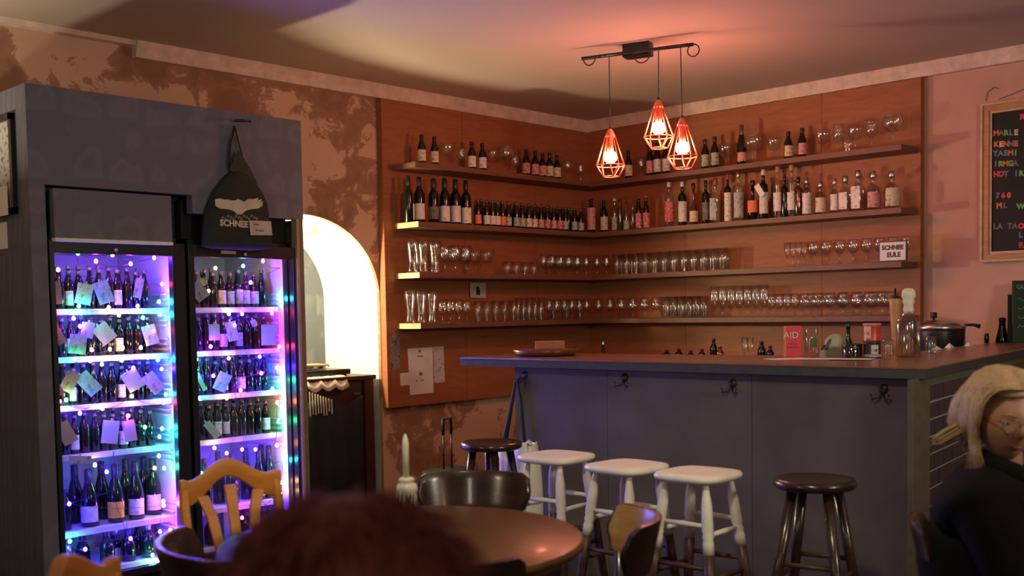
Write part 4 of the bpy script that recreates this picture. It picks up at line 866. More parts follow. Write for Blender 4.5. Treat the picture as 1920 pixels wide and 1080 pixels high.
for u, lab in ((1396, 'slim flute peeping over the bar beside the green bottle'), (1407, 'second slim flute peeping over the bar')):
    p = P(u, 645, x=6.7); p.z = .96; tag(put('drinking_glass', gl('flute', GP['flute'][0]), None, p), lab, 'glass', 'flutes on the back counter')
# tap on the back counter
p = P(1092, 650, x=6.3)
bt = P(1090, 648, y=5.5); 
tag(MB().tube([(6.62, 5.38, .962), (6.62, 5.38, 1.09), (6.60, 5.36, 1.115), (6.56, 5.33, 1.11), (6.54, 5.31, 1.07)], .011, 8).lathe([(.028, 0), (.026, .012), (.014, .02)], 12, (6.62, 5.38, .961)).build('water_tap', STEEL), 'bright curved water tap at the sink beyond the bar end', 'tap')
# pan with a steel lid
p = P(1762, 615, x=6.60)
pz = .96
pt = empty('cooking_pot', (6.74, P(1762, 615, x=6.74).y, pz)); tag(pt, 'black cooking pot with a tilted steel lid behind the bar corner', 'pot')
hp = P(1762, 619, x=6.72).z - pz
MB().lathe([(1e-6, 0), (.13, 0), (.145, .02), (.15, hp - .01), (.15, hp), (.14, hp), (.135, .012), (1e-6, .012)], 32).build('body', BLACK, pt)
MB().lathe([(.154, hp + .001), (.154, hp + .025), (.13, hp + .045), (.08, hp + .060), (1e-6, hp + .066)], 32).build('lid', STEEL, pt)
MB().lathe([(.008, hp + .065), (.008, hp + .075), (.02, hp + .08), (.02, hp + .11), (.012, hp + .113)], 12, (-.02, .03, 0)).build('lid_knob', BLACK, pt)
MB().tube([(.08, -.12, hp + .03), (.11, -.17, hp + .03), (.13, -.20, hp + .02)], [.008, .009, .014], 8).build('lid_handle', BLACK, pt)
# bench extension under the pot
tag(MB().box((6.30, 2.54, .0), (XB - .003, 2.71, .955)).build('side_cabinet', DRES, None, None, .003), 'dark cabinet under the cooking pot at the bar corner', 'cabinet')

# ------------------------------------------------------------------ letter board on the back wall
f = empty('letter_board', (XW, 2.4, 1.6)); tag(f, 'black letter board with coloured letters in a gilt wooden frame', 'letter board')
fa, fb_ = P(1838, 492, x=XW - .03), P(1838, 196, x=XW - .03)
ya, za, zb = fa.y, fa.z, fb_.z; W_ = 1.0
GILT = wood('gilt_wood', (.38, .17, .07), (.55, .30, .14), .35); GIL2 = plain('gilt_edge', (.50, .36, .20), .4, .2)
def fr_ring(y_in0, y_in1, mat, nm, x0):
    m = MB()
    y0, y1, a, b, c, d = ya - y_in0, ya - y_in1, za + y_in0, za + y_in1, zb - y_in0, zb - y_in1
    m.box((x0, y1, a), (XW - .002, y0, c)).box((x0, ya - W_ + y_in0, a), (XW - .002, y1, b)).box((x0, ya - W_ + y_in0, d), (XW - .002, y1, c)).box((x0, ya - W_ + y_in0, b), (XW - .002, ya - W_ + y_in1, d))
    return child(m, nm, mat, f)
fr_ring(0, .014, GIL2, 'outer_edge', XW - .045); fr_ring(.014, .050, GILT, 'frame', XW - .035); fr_ring(.050, .066, GIL2, 'inner_edge', XW - .025)
child(MB().box((XW - .015, ya - W_ + .066, za + .066), (XW - .002, ya - .066, zb - .066)), 'board', MATTE, f)
LC = {'o': (.62, .13, .04), 'r': (.60, .04, .05), 'g': (.12, .42, .08), 'y': (.62, .48, .16), 'd': (.13, .12, .13), 'b': (.10, .19, .22), 't': (.07, .28, .22)}
def letters(u0, v, s_, cols, step=9.4):
    for i, (ch, c) in enumerate(zip(s_, cols)):
        if ch == ' ': continue
        p = P(u0 + i * step, v + i * -.35, x=XW - .016)
        text('letter', ch, .046, plain('letter_' + c, LC[c], .5), f, Matrix.Translation(p) @ RX, .003, bold=.0025)
letters(1917, 219, 'R', 'r')
letters(1868, 250, 'MARLE', 'odgby'); letters(1868, 271, 'KENNE', 'oyobo')
letters(1867, 288, 'YASMI', 'bbbog'); letters(1867, 308, 'IRMGA', 'bgogd'); letters(1868, 327, 'HOT IR', 'rrbbbg')
letters(1871, 367, '760', 'dro', 10.5); letters(1874, 386, 'ML', 'od', 11); letters(1914, 387, 'W', 'g')
letters(1866, 425, 'LA TA', 'ddddd', 9.2); letters(1915, 424, 'O', 'r'); letters(1914, 441, 'L', 'b'); letters(1914, 460, 'FA', 'rr')
wp = [P(1849, 190, x=XW - .01), P(1852, 172, x=XW - .006), P(1864, 164, x=XW - .006), P(1873, 166, x=XW - .006)]
m = MB().tube(wp, .0018, 5).tube([P(1873, 186, x=XW - .006), P(1900, 176, x=XW - .006), P(1925, 165, x=XW - .006)], .0018, 5)
child(m, 'hanging_wire', MATTE, f)

# ------------------------------------------------------------------ pendant lamps
A_, B_ = P(1091, 110, z=2.885), P(1300, 83, z=2.885)
tr = empty('lamp_track', (A_ + B_) / 2); tag(tr, 'black ceiling track carrying the three red pendant lamps', 'lamp track')
child(MB().tube([A_, A_.lerp(B_, .5), B_], .011, 8), 'rail', BLACK, tr)
mc = P(1196, 98, z=2.90); ang = math.atan2(B_.y - A_.y, B_.x - A_.x)
o = MB().box((-.085, -.045, -.03), (.085, .045, .05)).build('ceiling_box', BLACK, None, (mc.x, mc.y, 2.90), .006, ang); o.parent = tr; o.matrix_parent_inverse = tr.matrix_basis.inverted()
tv = (B_ - A_).normalized()
for t, rr_ in ((.07, .035), (.55, .055), (1.0, .036)):
    c = A_.lerp(B_, t); pts = [c + tv * rr_ * math.cos(a) * (1 if rr_ != .035 else 1.1) + Vector((0, 0, -.004 - (rr_ if t > .9 else 0) * 0 + -abs(math.sin(a)) * rr_ * 1.2 if t < .9 else -.035 + math.sin(a) * .036)) for a in [math.pi * k / 10 * (1 if t < .9 else 2) for k in range(11)]]
    child(MB().tube(pts, .004, 6), 'cable_loop', BLACK, tr)
for t in (.17, .22, .93): child(MB().ball(A_.lerp(B_, t), .014, 8, 6, sc=(1, 1, .8)), 'clip', BLACK, tr)
CAGE = plain('red_wire_cage', (.85, .18, .10), .35, .0, .6)
GLOW = emis('red_bulb', BULB_RGB, BULB_L)
for px, ty_, by, lab in ((1144, 240, 331, 'lowest red wire cage pendant lamp, hanging on its own'), (1237, 183, 276, 'highest red wire cage pendant lamp, behind its neighbour'), (1277, 221, 317, 'middle height red wire cage pendant lamp in front of the highest')):
    t = min(1, max(0, (px - 1091) / 209)); at = A_.lerp(B_, t)
    d_ = (CAMM.inverted() @ (at - Vector((0, 0, EYE)))).z * -1
    pt_, pb_ = P(px, ty_, d=d_), P(px, by, d=d_)
    zt, zb_ = pt_.z, pb_.z; H_ = zt - zb_
    off = Vector((math.cos(AZ), math.sin(AZ), 0)) * {1144: 0, 1237: .035, 1277: -.035}[px]
    L = empty('pendant_lamp', (at.x + off.x, at.y + off.y, zb_)); tag(L, lab, 'lamp', 'red pendant lamps over the bar')
    MB().tube([(-off.x, -off.y, 2.885 - zb_), (0, 0, H_)], .003, 6).build('cord', MATTE, L)
    MB().lathe([(.005, H_ + .012), (.009, H_), (.012, H_ - .008)], 10).build('cord_grip', BLACK, L)
    rt, rm, rb = .030, H_ * .305, .052
    cg = MB(); n = 10; zm = H_ * .24
    ring = lambda r_, z, n_, off=0: [Vector((r_ * math.cos(2 * math.pi * (k + off) / n_), r_ * math.sin(2 * math.pi * (k + off) / n_), z)) for k in range(n_)]
    T, Mm, Bt = ring(rt, H_ - .045, n), ring(rm, zm, n), ring(rb, .004, n // 2, .25)
    for k in range(n): cg.tube([T[k], Mm[k]], .0030, 5); cg.tube([Mm[k], Mm[(k + 1) % n]], .0032, 5)
    for k in range(n // 2): cg.tube([Bt[k], Bt[(k + 1) % (n // 2)]], .0032, 5); cg.tube([Bt[k], Mm[2 * k]], .0032, 5); cg.tube([Bt[k], Mm[2 * k + 1]], .0032, 5)
    cg.build('cage', CAGE, L)
    MB().lathe([(.034, H_ - .05), (.030, H_ - .04), (.014, H_ - .008), (.008, H_)], 12).build('cage_cap', CAGE, L)
    MB().lathe([(.019, H_ - .15), (.021, H_ - .12), (.017, H_ - .05)], 12).build('socket', CAGE, L)
    MB().lathe([(1e-6, .085), (.018, .087), (.036, .102), (.041, .122), (.033, .145), (.019, .158), (.018, .162)], 16).build('bulb', GLOW, L)

# ------------------------------------------------------------------ suitcase handle behind the dark chair
SH = plain('handle_rubber', (.018, .012, .011), .5); RDM = plain('dark_red_pole', (.05, .012, .010), .35, .3)
p = P(838, 782, y=5.55)
su = empty('suitcase_handle', (p.x, 5.55, 0)); tag(su, 'pulled out suitcase handle with black grip and dark red poles', 'suitcase')
ztop = p.z
a, b = P(831, 820, y=5.55).x - p.x, P(846, 820, y=5.55).x - p.x
MB().tube([(a, 0, ztop - .12), (a, 0, ztop - .012), (b, 0, ztop - .012), (b, 0, ztop - .12)], .012, 8).build('grip', SH, su)
MB().tube([(a, 0, .24), (a, 0, ztop - .12)], .007, 8).build('pole', RDM, su); MB().tube([(b, 0, .24), (b, 0, ztop - .12)], .007, 8).build('pole', RDM, su)
MB().box((-.17, -.10, .02), (.17, .10, .25)).build('case', MATTE, su, None, .02)
for s_ in (-.12, .12): MB().lathe([(.02, -.012), (.02, .012)], 12, (s_, 0, .02), M=Matrix.Rotation(rad(90), 3, 'Y')).build('wheel', BLACK, su)

# ------------------------------------------------------------------ stools
SEATH = .72
def rsq(a, e=.62): return superell(a, e)
def leg_prof(L): return [(0, .011), (.05, .014), (.12, .021), (.25, .023), (.27, .019), (.285, .0225), (.30, .019), (.32, .022), (.55, .020), (.78, .017), (1.0, .013)]
def leg(top_, bot_, t0, t1, mat, par, nm='leg', prof=None, n=10):
    top_, bot_ = Vector(top_), Vector(bot_); pr = prof or leg_prof(1); pts = []; rs = []
    ts = sorted(set([t0, t1] + [t for t, r_ in pr if t0 < t < t1]))
    def rad_at(t):
        for (a, ra), (b, rb2) in zip(pr, pr[1:]):
            if a <= t <= b: return ra + (rb2 - ra) * (t - a) / (b - a)
        return pr[-1][1]
    for t in ts: pts.append(top_.lerp(bot_, t)); rs.append(rad_at(t))
    return MB().tube(pts, rs, n).build(nm, mat, par)
def white_stool(p, rz, lab):
    s_ = empty('white_stool', (p[0], p[1], 0), rz); tag(s_, lab, 'stool', 'white painted stools at the bar')
    w_ = .149
    prof = [(1e-6, SEATH - .032), (.86 * w_, SEATH - .032), (.97 * w_, SEATH - .024), (w_, SEATH - .013), (.96 * w_, SEATH - .003), (.85 * w_, SEATH), (.5 * w_, SEATH - .003), (1e-6, SEATH - .004)]
    MB().lathe(prof, 40, shape=lambda a: superell(a, .52) * .99).build('seat', CREAM, s_)
    tops = [(sx * .088, sy * .088, SEATH - .03) for sx, sy in ((-1, -1), (1, -1), (1, 1), (-1, 1))]
    bots = [(sx * .164, sy * .164, .002) for sx, sy in ((-1, -1), (1, -1), (1, 1), (-1, 1))]
    tc = .38
    for a, b in zip(tops, bots):
        l = leg(a, b, 0, tc, CREAM, s_); leg(a, b, tc, 1, DKLEG, l, 'unpainted_foot')
    def at(i, t): return Vector(tops[i]).lerp(Vector(bots[i]), t)
    for i in range(4):
        j = (i + 1) % 4; t = (.28, .23)[i % 2]
        a, b = at(i, t), at(j, t); MB().tube([a, a.lerp(b, .5), b], [.008, .0115, .008], 8).build('stretcher', CREAM, s_)
        t = (.52, .46)[i % 2]; a, b = at(i, t), at(j, t); MB().tube([a, a.lerp(b, .5), b], [.008, .011, .008], 8).build('stretcher', DKLEG, s_)
DKLEG = wood('stained_leg', (.05, .022, .014), (.10, .045, .028), .4)
c = P(1043, 851, z=SEATH); white_stool((c.x, c.y), rad(3), 'white painted stool standing beside the far dark stool')
c = P(1175, 869, z=SEATH); white_stool((c.x, c.y), rad(-3), 'middle one of the three white painted stools at the bar')
c = P(1309, 883, z=SEATH); white_stool((c.x, c.y), rad(2), 'white painted stool standing nearest the woman')
def dark_stool(p, rz, lab, sh, r_, splay):
    s_ = empty('dark_stool', (p[0], p[1], 0), rz); tag(s_, lab, 'stool', 'dark round stools at the bar')
    MB().lathe([(1e-6, sh - .034), (r_ * .93, sh - .034), (r_, sh - .024), (r_, sh - .01), (r_ * .95, sh), (r_ * .8, sh - .003), (1e-6, sh - .003)], 36).build('seat', DARKW, s_)
    pr = [(0, .019), (.5, .020), (1, .017)]
    tops = [(.09 * math.cos(a), .09 * math.sin(a), sh - .033) for a in [math.pi / 4 + math.pi / 2 * k for k in range(4)]]
    bots = [(splay * math.cos(a), splay * math.sin(a), .002) for a in [math.pi / 4 + math.pi / 2 * k for k in range(4)]]
    for a, b in zip(tops, bots): leg(a, b, 0, 1, DARKW, s_, prof=pr)
    for i in range(4):
        t = (.47, .40)[i % 2]; a = Vector(tops[i]).lerp(Vector(bots[i]), t); b = Vector(tops[(i + 1) % 4]).lerp(Vector(bots[(i + 1) % 4]), t)
        MB().tube([a, b], .009, 8).build('stretcher', DKLEG, s_)
c = P(921, 828, z=SEATH); dark_stool((c.x, c.y), rad(8), 'dark round wooden stool behind the curved dark chair', SEATH, .15, .185)
c = P(1528, 897, z=SEATH); dark_stool((c.x, c.y), rad(12), 'dark round wooden stool standing alone before the bar front', SEATH, .148, .225)

# ------------------------------------------------------------------ table
TC, TR = (1.84, 2.19), .482
tb = empty('round_table', (TC[0], TC[1], 0)); tag(tb, 'round dark brown varnished table with a shiny rim', 'table')
MB().lathe([(1e-6, .722), (TR - .02, .722), (TR, .728), (TR + .004, .738), (TR, .747), (TR - .006, .750), (1e-6, .750)], 72).build('tabletop', TABLEW, tb)
MB().lathe([(TR - .075, .650), (TR - .06, .652), (TR - .06, .722), (TR - .075, .722)], 60).build('apron', DARKW, tb)
MB().lathe([(.05, .08), (.06, .15), (.04, .3), (.05, .5), (.07, .64), (.12, .70), (.12, .722)], 20).build('pedestal', DARKW, tb)
for k in range(4):
    a = math.pi / 2 * k + .4; MB().tube([(.03 * math.cos(a), .03 * math.sin(a), .14), (.2 * math.cos(a), .2 * math.sin(a), .10), (.36 * math.cos(a), .36 * math.sin(a), .03)], [.035, .03, .022], 8).build('leg', DARKW, tb)
p = P(715, 950, z=.75)
pm_ = MB().prism([(676, 953), (716, 945), (748, 948), (758, 966), (700, 962)], lambda a, b, t: (P(a, b, z=.751).x, P(a, b, z=.751).y, t), .7505, .7520)
tag(pm_.build('paper_menu', plain('yellowed_paper', (.62, .58, .36), .6)), 'yellowish paper lying on the table beside the candle', 'paper')
# candle in a wax covered bottle
p = P(763, 964, z=.75); d_ = 3.1
ch = P(763, 900, d=(CAMM.inverted() @ (p - Vector((0, 0, EYE)))).z * -1).z - .75; ct = P(763, 812, d=(CAMM.inverted() @ (p - Vector((0, 0, EYE)))).z * -1).z - .75
cb_ = empty('candle_bottle', (p.x, p.y, .75)); tag(cb_, 'glass bottle caked in dripped wax, used as candle holder on the table', 'candle holder')
MB().lathe([(1e-6, 0), (.026, 0), (.028, .004), (.028, ch * .6), (.024, ch * .8), (.014, ch), (1e-6, ch)], 20).build('bottle_body', thin_glass('waxed_glass', (.7, .68, .6), .22), cb_)
wx = MB(); wx.lathe([(.028, ch * .55), (.031, ch * .72), (.028, ch * .88), (.018, ch * .96), (.024, ch * 1.0), (.020, ch * 1.08), (.0105, ch * 1.10), (.0105, ch * .95)], 16, shape=lambda a: 1 + .10 * math.sin(5 * a) + .05 * math.sin(8 * a + 1))
wxo = wx.build('wax_crust', WAX, cb_)
rr = random.Random(9); m = MB()
for k in range(15):
    a = 2 * math.pi * k / 15; l_ = rr.uniform(.25, 1) * ch * .6; r0 = .0285
    m.tube([(r0 * math.cos(a), r0 * math.sin(a), ch * .68), (r0 * 1.03 * math.cos(a), r0 * 1.03 * math.sin(a), ch * .68 - l_ * .6), (r0 * math.cos(a), r0 * math.sin(a), max(.003, ch * .68 - l_))], [.003, .0026, .0035], 6)
m.build('wax_drips', WAX, cb_)['kind'] = 'stuff'
cd = MB().lathe([(1e-6, 0), (.0098, 0), (.0100, ct - ch - .03), (.009, ct - ch - .02), (.004, ct - ch - .004), (1e-6, ct - ch)], 14).build('candle', WAX, None, (p.x, p.y, .75 + ch + .0005)); tag(cd, 'unlit cream candle standing in the wax caked bottle', 'candle')
MB().tube([(0, 0, ct - ch - .002), (.001, 0, ct - ch + .006), (-.001, 0, ct - ch + .012)], .0012, 5).build('wick', MATTE, cd)

# ------------------------------------------------------------------ chairs
def arc_back(par, c, r_, a0, a1, z0, z1, th, mat, round_ends=.05, lean=.03, nm='backrest', n=22, mat_in=None):
    """a curved backrest plank standing around the sitter"""
    m = MB(); vs_ = []; sides = ((r_ + th, 0), (r_, 0))
    for k in range(n + 1):
        t = k / n; a = a0 + (a1 - a0) * t
        e = min(t, 1 - t) * abs(a1 - a0) * r_
        q_ = 1 if e > round_ends else math.sqrt(max(0, 1 - (1 - e / round_ends) ** 2))
        zm = (z0 + z1) / 2; hz = (z1 - z0) / 2 * max(.12, q_)
        for rr_, _ in sides:
            for z in (zm - hz, zm - hz * .6, zm, zm + hz * .6, zm + hz):
                ro = rr_ + lean * (z - z0) / (z1 - z0)
                vs_.append((c[0] + ro * math.cos(a), c[1] + ro * math.sin(a), z))
    fs = []
    for k in range(n):
        o_ = k * 10; p_ = o_ + 10
        for j in range(4): fs += [(o_ + j, p_ + j, p_ + j + 1, o_ + j + 1), (o_ + 5 + j, o_ + 6 + j, p_ + 6 + j, p_ + 5 + j)]
        fs += [(o_, o_ + 5, p_ + 5, p_), (o_ + 4, p_ + 4, p_ + 9, o_ + 9)]
    for o_ in (0, n * 10): fs += [tuple([o_ + j for j in (0, 1, 2, 3, 4, 9, 8, 7, 6, 5)])]
    m.add(vs_, fs, 0, True); ob = m.build(nm, [mat]); ob.parent = par
    b = ob.modifiers.new('r', 'BEVEL'); b.width = .004; b.segments = 2; b.limit_method = 'ANGLE'; return ob
def pub_chair(loc, rz, lab, mat, ztop=.80, zlow=.67, r_=.21, half=1.0, inner=None):
    """dark bentwood style chair; local +Y is where the back stands"""
    s_ = empty('dining_chair', loc, rz); tag(s_, lab, 'chair', 'dark chairs with curved backrests')
    MB().lathe([(1e-6, .425), (.165, .425), (.178, .435), (.178, .445), (.165, .452), (1e-6, .446)], 32, shape=lambda a: 1 + .04 * math.cos(2 * a)).build('seat', mat, s_)
    for sx in (-1, 1):
        MB().tube([(sx * .14, -.14, .43), (sx * .17, -.17, .002)], [.018, .014], 8).build('leg', mat, s_)
        MB().tube([(sx * .15, .15, zlow + .008), (sx * .14, .15, .44), (sx * .16, .20, .002)], [.012, .017, .013], 8).build('leg', mat, s_)
    MB().tube([(-.155, -.155, .22), (.155, -.155, .22)], .009, 6).build('stretcher', mat, s_)
    arc_back(s_, (0, .0), r_ - .01, math.pi / 2 - half, math.pi / 2 + half, zlow, ztop, .016, mat)
    return s_
VARN = wood('tan_varnished_wood', (.30, .155, .055), (.42, .23, .09), .3, (1, 1, 5), .5, .3)
# behind the table
pub_chair((2.381, 2.51, 0), rad(-52), 'dark chair with a curved polished backrest beyond the table', DARKW, .80, .665, .22, .946)
# front left of the table: low barrel backrest
pub_chair((1.475, 2.150, 0), rad(72), 'dark curved back chair in front of the pine chair', DARKW, .83, .64, .29, .98)
# near the camera, its back towards the viewer
rv = Vector((math.sin(AZ), -math.cos(AZ), 0)); fv = Vector((math.cos(AZ), math.sin(AZ), 0))
c = P(972, 1034, z=.825) + fv * .115 - rv * .18; pub_chair((c.x, c.y, 0), AZ + math.pi / 2, 'dark chair with a curved back on the near side of the table', DARKW, .825, .69, .215, 1.0)
# chair between table and stools, seen end on
c = P(1222, 961, d=2.88); rv = Vector((math.sin(AZ), -math.cos(AZ), 0))
ch_ = pub_chair((c.x - rv.x * .225, c.y - rv.y * .225, 0), AZ - math.pi, 'curved back chair with a tan inner face between table and white stools', DARKW, .80, .66, .215, 1.0)
arc_back(ch_, (0, 0), .2035, math.pi / 2 - .96, math.pi / 2 + .96, .664, .797, .0012, VARN, .03, .03, 'inner_face')
# pine chairs
def pine_chair(loc, rz, lab, H_=.93):
    s_ = empty('pine_chair', loc, rz); tag(s_, lab, 'chair', 'pine chairs with slatted backs')
    MB().prism([(-.20, -.20), (.20, -.20), (.185, .19), (-.185, .19)], lambda a, b, t: (a, b, t), .43, .46).build('seat', PINE, s_, None, .008)
    lean = lambda z: .19 + (z - .45) * .16
    for sx in (-1, 1):
        MB().box((-.018, -.018, 0), (.018, .018, .43)).build('leg', PINE, s_, (sx * .17, -.17, .0015), .004)
        MB().tube([(sx * .175, .19, .002), (sx * .178, lean(.45), .45), (sx * .19, lean(.7), .70), (sx * .19, lean(H_ - .08), H_ - .08)], [.021, .023, .022, .020], 4).build('leg', PINE, s_, None, .004)
    m = MB(); vs_ = []; n = 20
    for k in range(n + 1):
        t = 2 * k / n - 1; x = t * .205
        zt = H_ - .055 + .055 * (0.5 + .5 * math.cos(math.pi * min(1, abs(t) * 1.25))) + (.006 if abs(t) > .85 else 0)
        zb2 = zt - .055 - .028 * (abs(t) ** 1.5) if abs(t) < .93 else zt - .06
        cy = lean(zt) + .02 - .03 * t * t
        for yo in (-.012, .012):
            vs_ += [(x, cy + yo, zb2), (x, cy + yo, zt)]
    for k in range(n):
        o_ = k * 4; p_ = o_ + 4
        m_f = [(o_, p_, p_ + 1, o_ + 1), (o_ + 2, o_ + 3, p_ + 3, p_ + 2), (o_ + 1, p_ + 1, p_ + 3, o_ + 3), (o_, o_ + 2, p_ + 2, p_)]
        m.f += m_f; m.m += [0] * 4; m.sm += [True] * 4
    m.v = vs_; m.f += [(0, 1, 3, 2), (n * 4, n * 4 + 2, n * 4 + 3, n * 4 + 1)]; m.m += [0, 0]; m.sm += [False, False]
    m.build('crest_rail', PINE, s_, None, .004)
    for i, (xt, xb) in enumerate(((-.115, -.06), (0, 0), (.115, .06))):
        zt = H_ - (.10 if i == 1 else .125)
        m = MB(); pts = [(xb, lean(.52) - .0, .50), (xb * 1.1, lean(.62) - .01, .62), ((xt + xb) / 2, lean(.74), .74), (xt, lean(zt) + .012, zt + .02)]
        vs_ = []
        for (x, y, z), w2 in zip(pts, (.016, .018, .021, .024)): vs_ += [(x - w2, y - .007, z), (x + w2, y - .007, z), (x + w2, y + .007, z), (x - w2, y + .007, z)]
        fs = [(j * 4 + a, j * 4 + (a + 1) % 4, j * 4 + 4 + (a + 1) % 4, j * 4 + 4 + a) for j in range(3) for a in range(4)] + [(0, 1, 2, 3), (12, 13, 14, 15)]
        m.add(vs_, fs).build('back_slat', PINE, s_, None, .003)
    MB().box((-.18, -.012, .475), (.18, .012, .52)).build('lower_rail', PINE, s_, (0, lean(.5), 0), .003)
    MB().box((-.17, -.01, .20), (.17, .01, .24)).build('stretcher', PINE, s_, (0, -.17, 0), .003)
    return s_
pine_chair((1.735, 2.69, 0), rad(-8), 'pine chair with slatted back in front of the fridges', .908).scale = (.80, .95, 1)
c = P(146, 1040, z=.93); pine_chair((c.x + .2, c.y - .167, 0), rad(50), 'pine chair of which only the crest shows by the fridge door')

# ------------------------------------------------------------------ people
FW3 = Vector((math.cos(AZ), math.sin(AZ), 0)); RT3 = Vector((math.sin(AZ), -math.cos(AZ), 0)); UP3 = Vector((0, 0, 1))
def skin(name, V, E_, Rd, mat, par=None, root=0, sub=2):
    me = bpy.data.meshes.new(name); me.from_pydata([tuple(v) for v in V], E_, []); me.materials.append(mat)
    o = bpy.data.objects.new(name, me); COL.objects.link(o)
    if par: o.parent = par; o.matrix_parent_inverse = par.matrix_basis.inverted()
    sk = o.modifiers.new('skin', 'SKIN'); sk.use_smooth_shade = True
    for i, r_ in enumerate(Rd):
        d = me.skin_vertices[0].data[i]; d.radius = r_ if isinstance(r_, tuple) else (r_, r_)
    me.skin_vertices[0].data[root].use_root = True
    s_ = o.modifiers.new('sub', 'SUBSURF'); s_.levels = sub; s_.render_levels = sub; return o
def head_mesh(skin_m, R0=.1):
    """local: +Y face, Z up, centred; returns MB of an adult head about .23 tall"""
    m = MB(); nu, nv = 40, 30; vs_ = []
    for j in range(nv + 1):
        ph = math.pi * j / nv; z = -math.cos(ph); s_ = math.sin(ph)
        for k in range(nu):
            th = 2 * math.pi * k / nu; x = s_ * math.cos(th); y = s_ * math.sin(th)
            X, Y, Z = x * .074, y * .094, z * .115
            if z < 0:                                    # jaw narrows, chin forward
                f_ = 1 - .40 * (-z) ** 1.5; X *= f_; Y = Y * (1 - .25 * (-z) ** 1.6) + (.018 * (-z) ** 1.2 if y > 0 else .035 * (-z) ** 1.2)
            if y > .2:
                fr_ = max(0, (y - .2) / .8)
                def g(cx_, cz_, sx_, sz_): return math.exp(-((X - cx_) / sx_) ** 2 - ((Z - cz_) / sz_) ** 2)
                Y += fr_ * (.021 * g(0, -.024, .010, .013) + .012 * g(0, -.005, .008, .022) + .006 * g(0, .022, .04, .010) - .009 * (g(.030, .004, .015, .011) + g(-.030, .004, .015, .011)) + .006 * g(0, -.058, .022, .008) + .007 * g(0, -.092, .02, .014) - .004 * g(0, -.073, .02, .006) + .004 * (g(.04, -.02, .018, .02) + g(-.04, -.02, .018, .02)))
            vs_.append((X, Y, Z))
    fs = [(j * nu + k, j * nu + (k + 1) % nu, (j + 1) * nu + (k + 1) % nu, (j + 1) * nu + k) for j in range(nv) for k in range(nu)]
    return m.add(vs_, fs, 0, True)
SKIN = plain('skin', (.42, .20, .125), .5, var=.05); HAIR = wood('blond_hair', (.36, .22, .11), (.60, .41, .24), .45, (30, 30, 3)); JACK = plain('black_jacket', (.0045, .0042, .0045), .95, spec=.15)
hc = P(1880, 783, d=2.85)
wo = empty('person', (hc.x, hc.y, 0)); tag(wo, 'blond woman with glasses in a black jacket, seated before the tiled bar end', 'person')
fdir = (-FW3 * math.cos(rad(4)) + RT3 * math.sin(rad(4))).normalized()
hz = math.atan2(fdir.y, fdir.x) - math.pi / 2
HM = Matrix.Translation(hc) @ Matrix.Rotation(hz, 4, 'Z') @ Matrix.Rotation(rad(-6), 4, 'X')
def hput(mb, nm, mat, par=None):
    o = mb.build(nm, mat); o.parent = wo; o.matrix_parent_inverse = wo.matrix_basis.inverted(); o.matrix_basis = HM; return o
bd = (RT3 * .9 - FW3 * .35).normalized(); bs = Vector((-bd.y, bd.x, 0))        # body faces along bd, bs is her left side
sp = Vector((hc.x, hc.y, 0)) - bd * .02 - FW3 * .01 + RT3 * .035
def BP(f_, s_, z): return sp + bd * f_ + bs * s_ + UP3 * z
pub_chair((sp.x + RT3.x * .03, sp.y + RT3.y * .03, 0), math.atan2(-bd.y, -bd.x) - math.pi / 2, 'dark chair the woman sits on', DARKW, .765, .62, .245, .55)
V = [BP(-.12, 0, .50), BP(-.13, 0, .62), BP(-.10, 0, .74), BP(-.06, 0, .84), BP(-.02, 0, .90), BP(-.06, .15, .82), BP(-.06, -.15, .82), BP(.0, .21, .62), BP(.0, -.21, .62), BP(.2, .16, .60), BP(.2, -.16, .60),
     BP(-.06, .10, .48), BP(-.06, -.10, .48), BP(.32, .13, .50), BP(.32, -.13, .50), BP(.33, .13, .12), BP(.33, -.13, .12)]
E_ = [(0, 1), (1, 2), (2, 3), (3, 4), (3, 5), (3, 6), (5, 7), (6, 8), (7, 9), (8, 10), (0, 11), (0, 12), (11, 13), (12, 14), (13, 15), (14, 16)]
Rd = [(.17, .14), (.17, .135), (.17, .13), (.135, .105), (.072, .072), .092, .092, .062, .062, .05, .05, .095, .095, .075, .075, .055, .055]
skin('jacket', V, E_, Rd, JACK, wo)
skin('neck', [BP(-.03, 0, .84), BP(0, 0, .93), hc - UP3 * .05 - fdir * .02], [(0, 1), (1, 2)], [.052, .048, .05], SKIN, wo)
for s_ in (-1, 1):
    hb = BP(.22, s_ * .16, .60)
    skin('hand', [hb, hb + bd * .06, hb + bd * .09 + bs * .03] + [hb + bd * .10 + bs * (i - 1.5) * .02 for i in range(4)] + [hb + bd * (.155 - abs(i - 1.3) * .008) + bs * (i - 1.5) * .021 - UP3 * .02 for i in range(4)],
         [(0, 1), (1, 2)] + [(1, 3 + i) for i in range(4)] + [(3 + i, 7 + i) for i in range(4)], [.028, .03, .011] + [.011] * 4 + [.008] * 4, SKIN, wo, 0, 1)
skin('collar', [BP(.05, .03, .885), BP(.01, .065, .90), BP(-.055, .055, .92), BP(-.075, 0, .925), BP(-.055, -.055, .92), BP(.01, -.065, .90), BP(.05, -.03, .885)], [(i, i + 1) for i in range(6)], [.034, .036, .038, .04, .038, .036, .034], JACK, wo)
HD = head_mesh(SKIN); hput(HD, 'head', SKIN)
FV = [v for v in HD.v if v[1] > 0]
def fy(x, z): return sum(v[1] for v in sorted(FV, key=lambda v: (v[0] - x) ** 2 + (v[2] - z) ** 2)[:3]) / 3
eyw = plain('eye_white', (.6, .55, .5), .2, var=0); iris = plain('iris', (.03, .035, .03), .2); lip = plain('lips', (.34, .10, .08), .4)
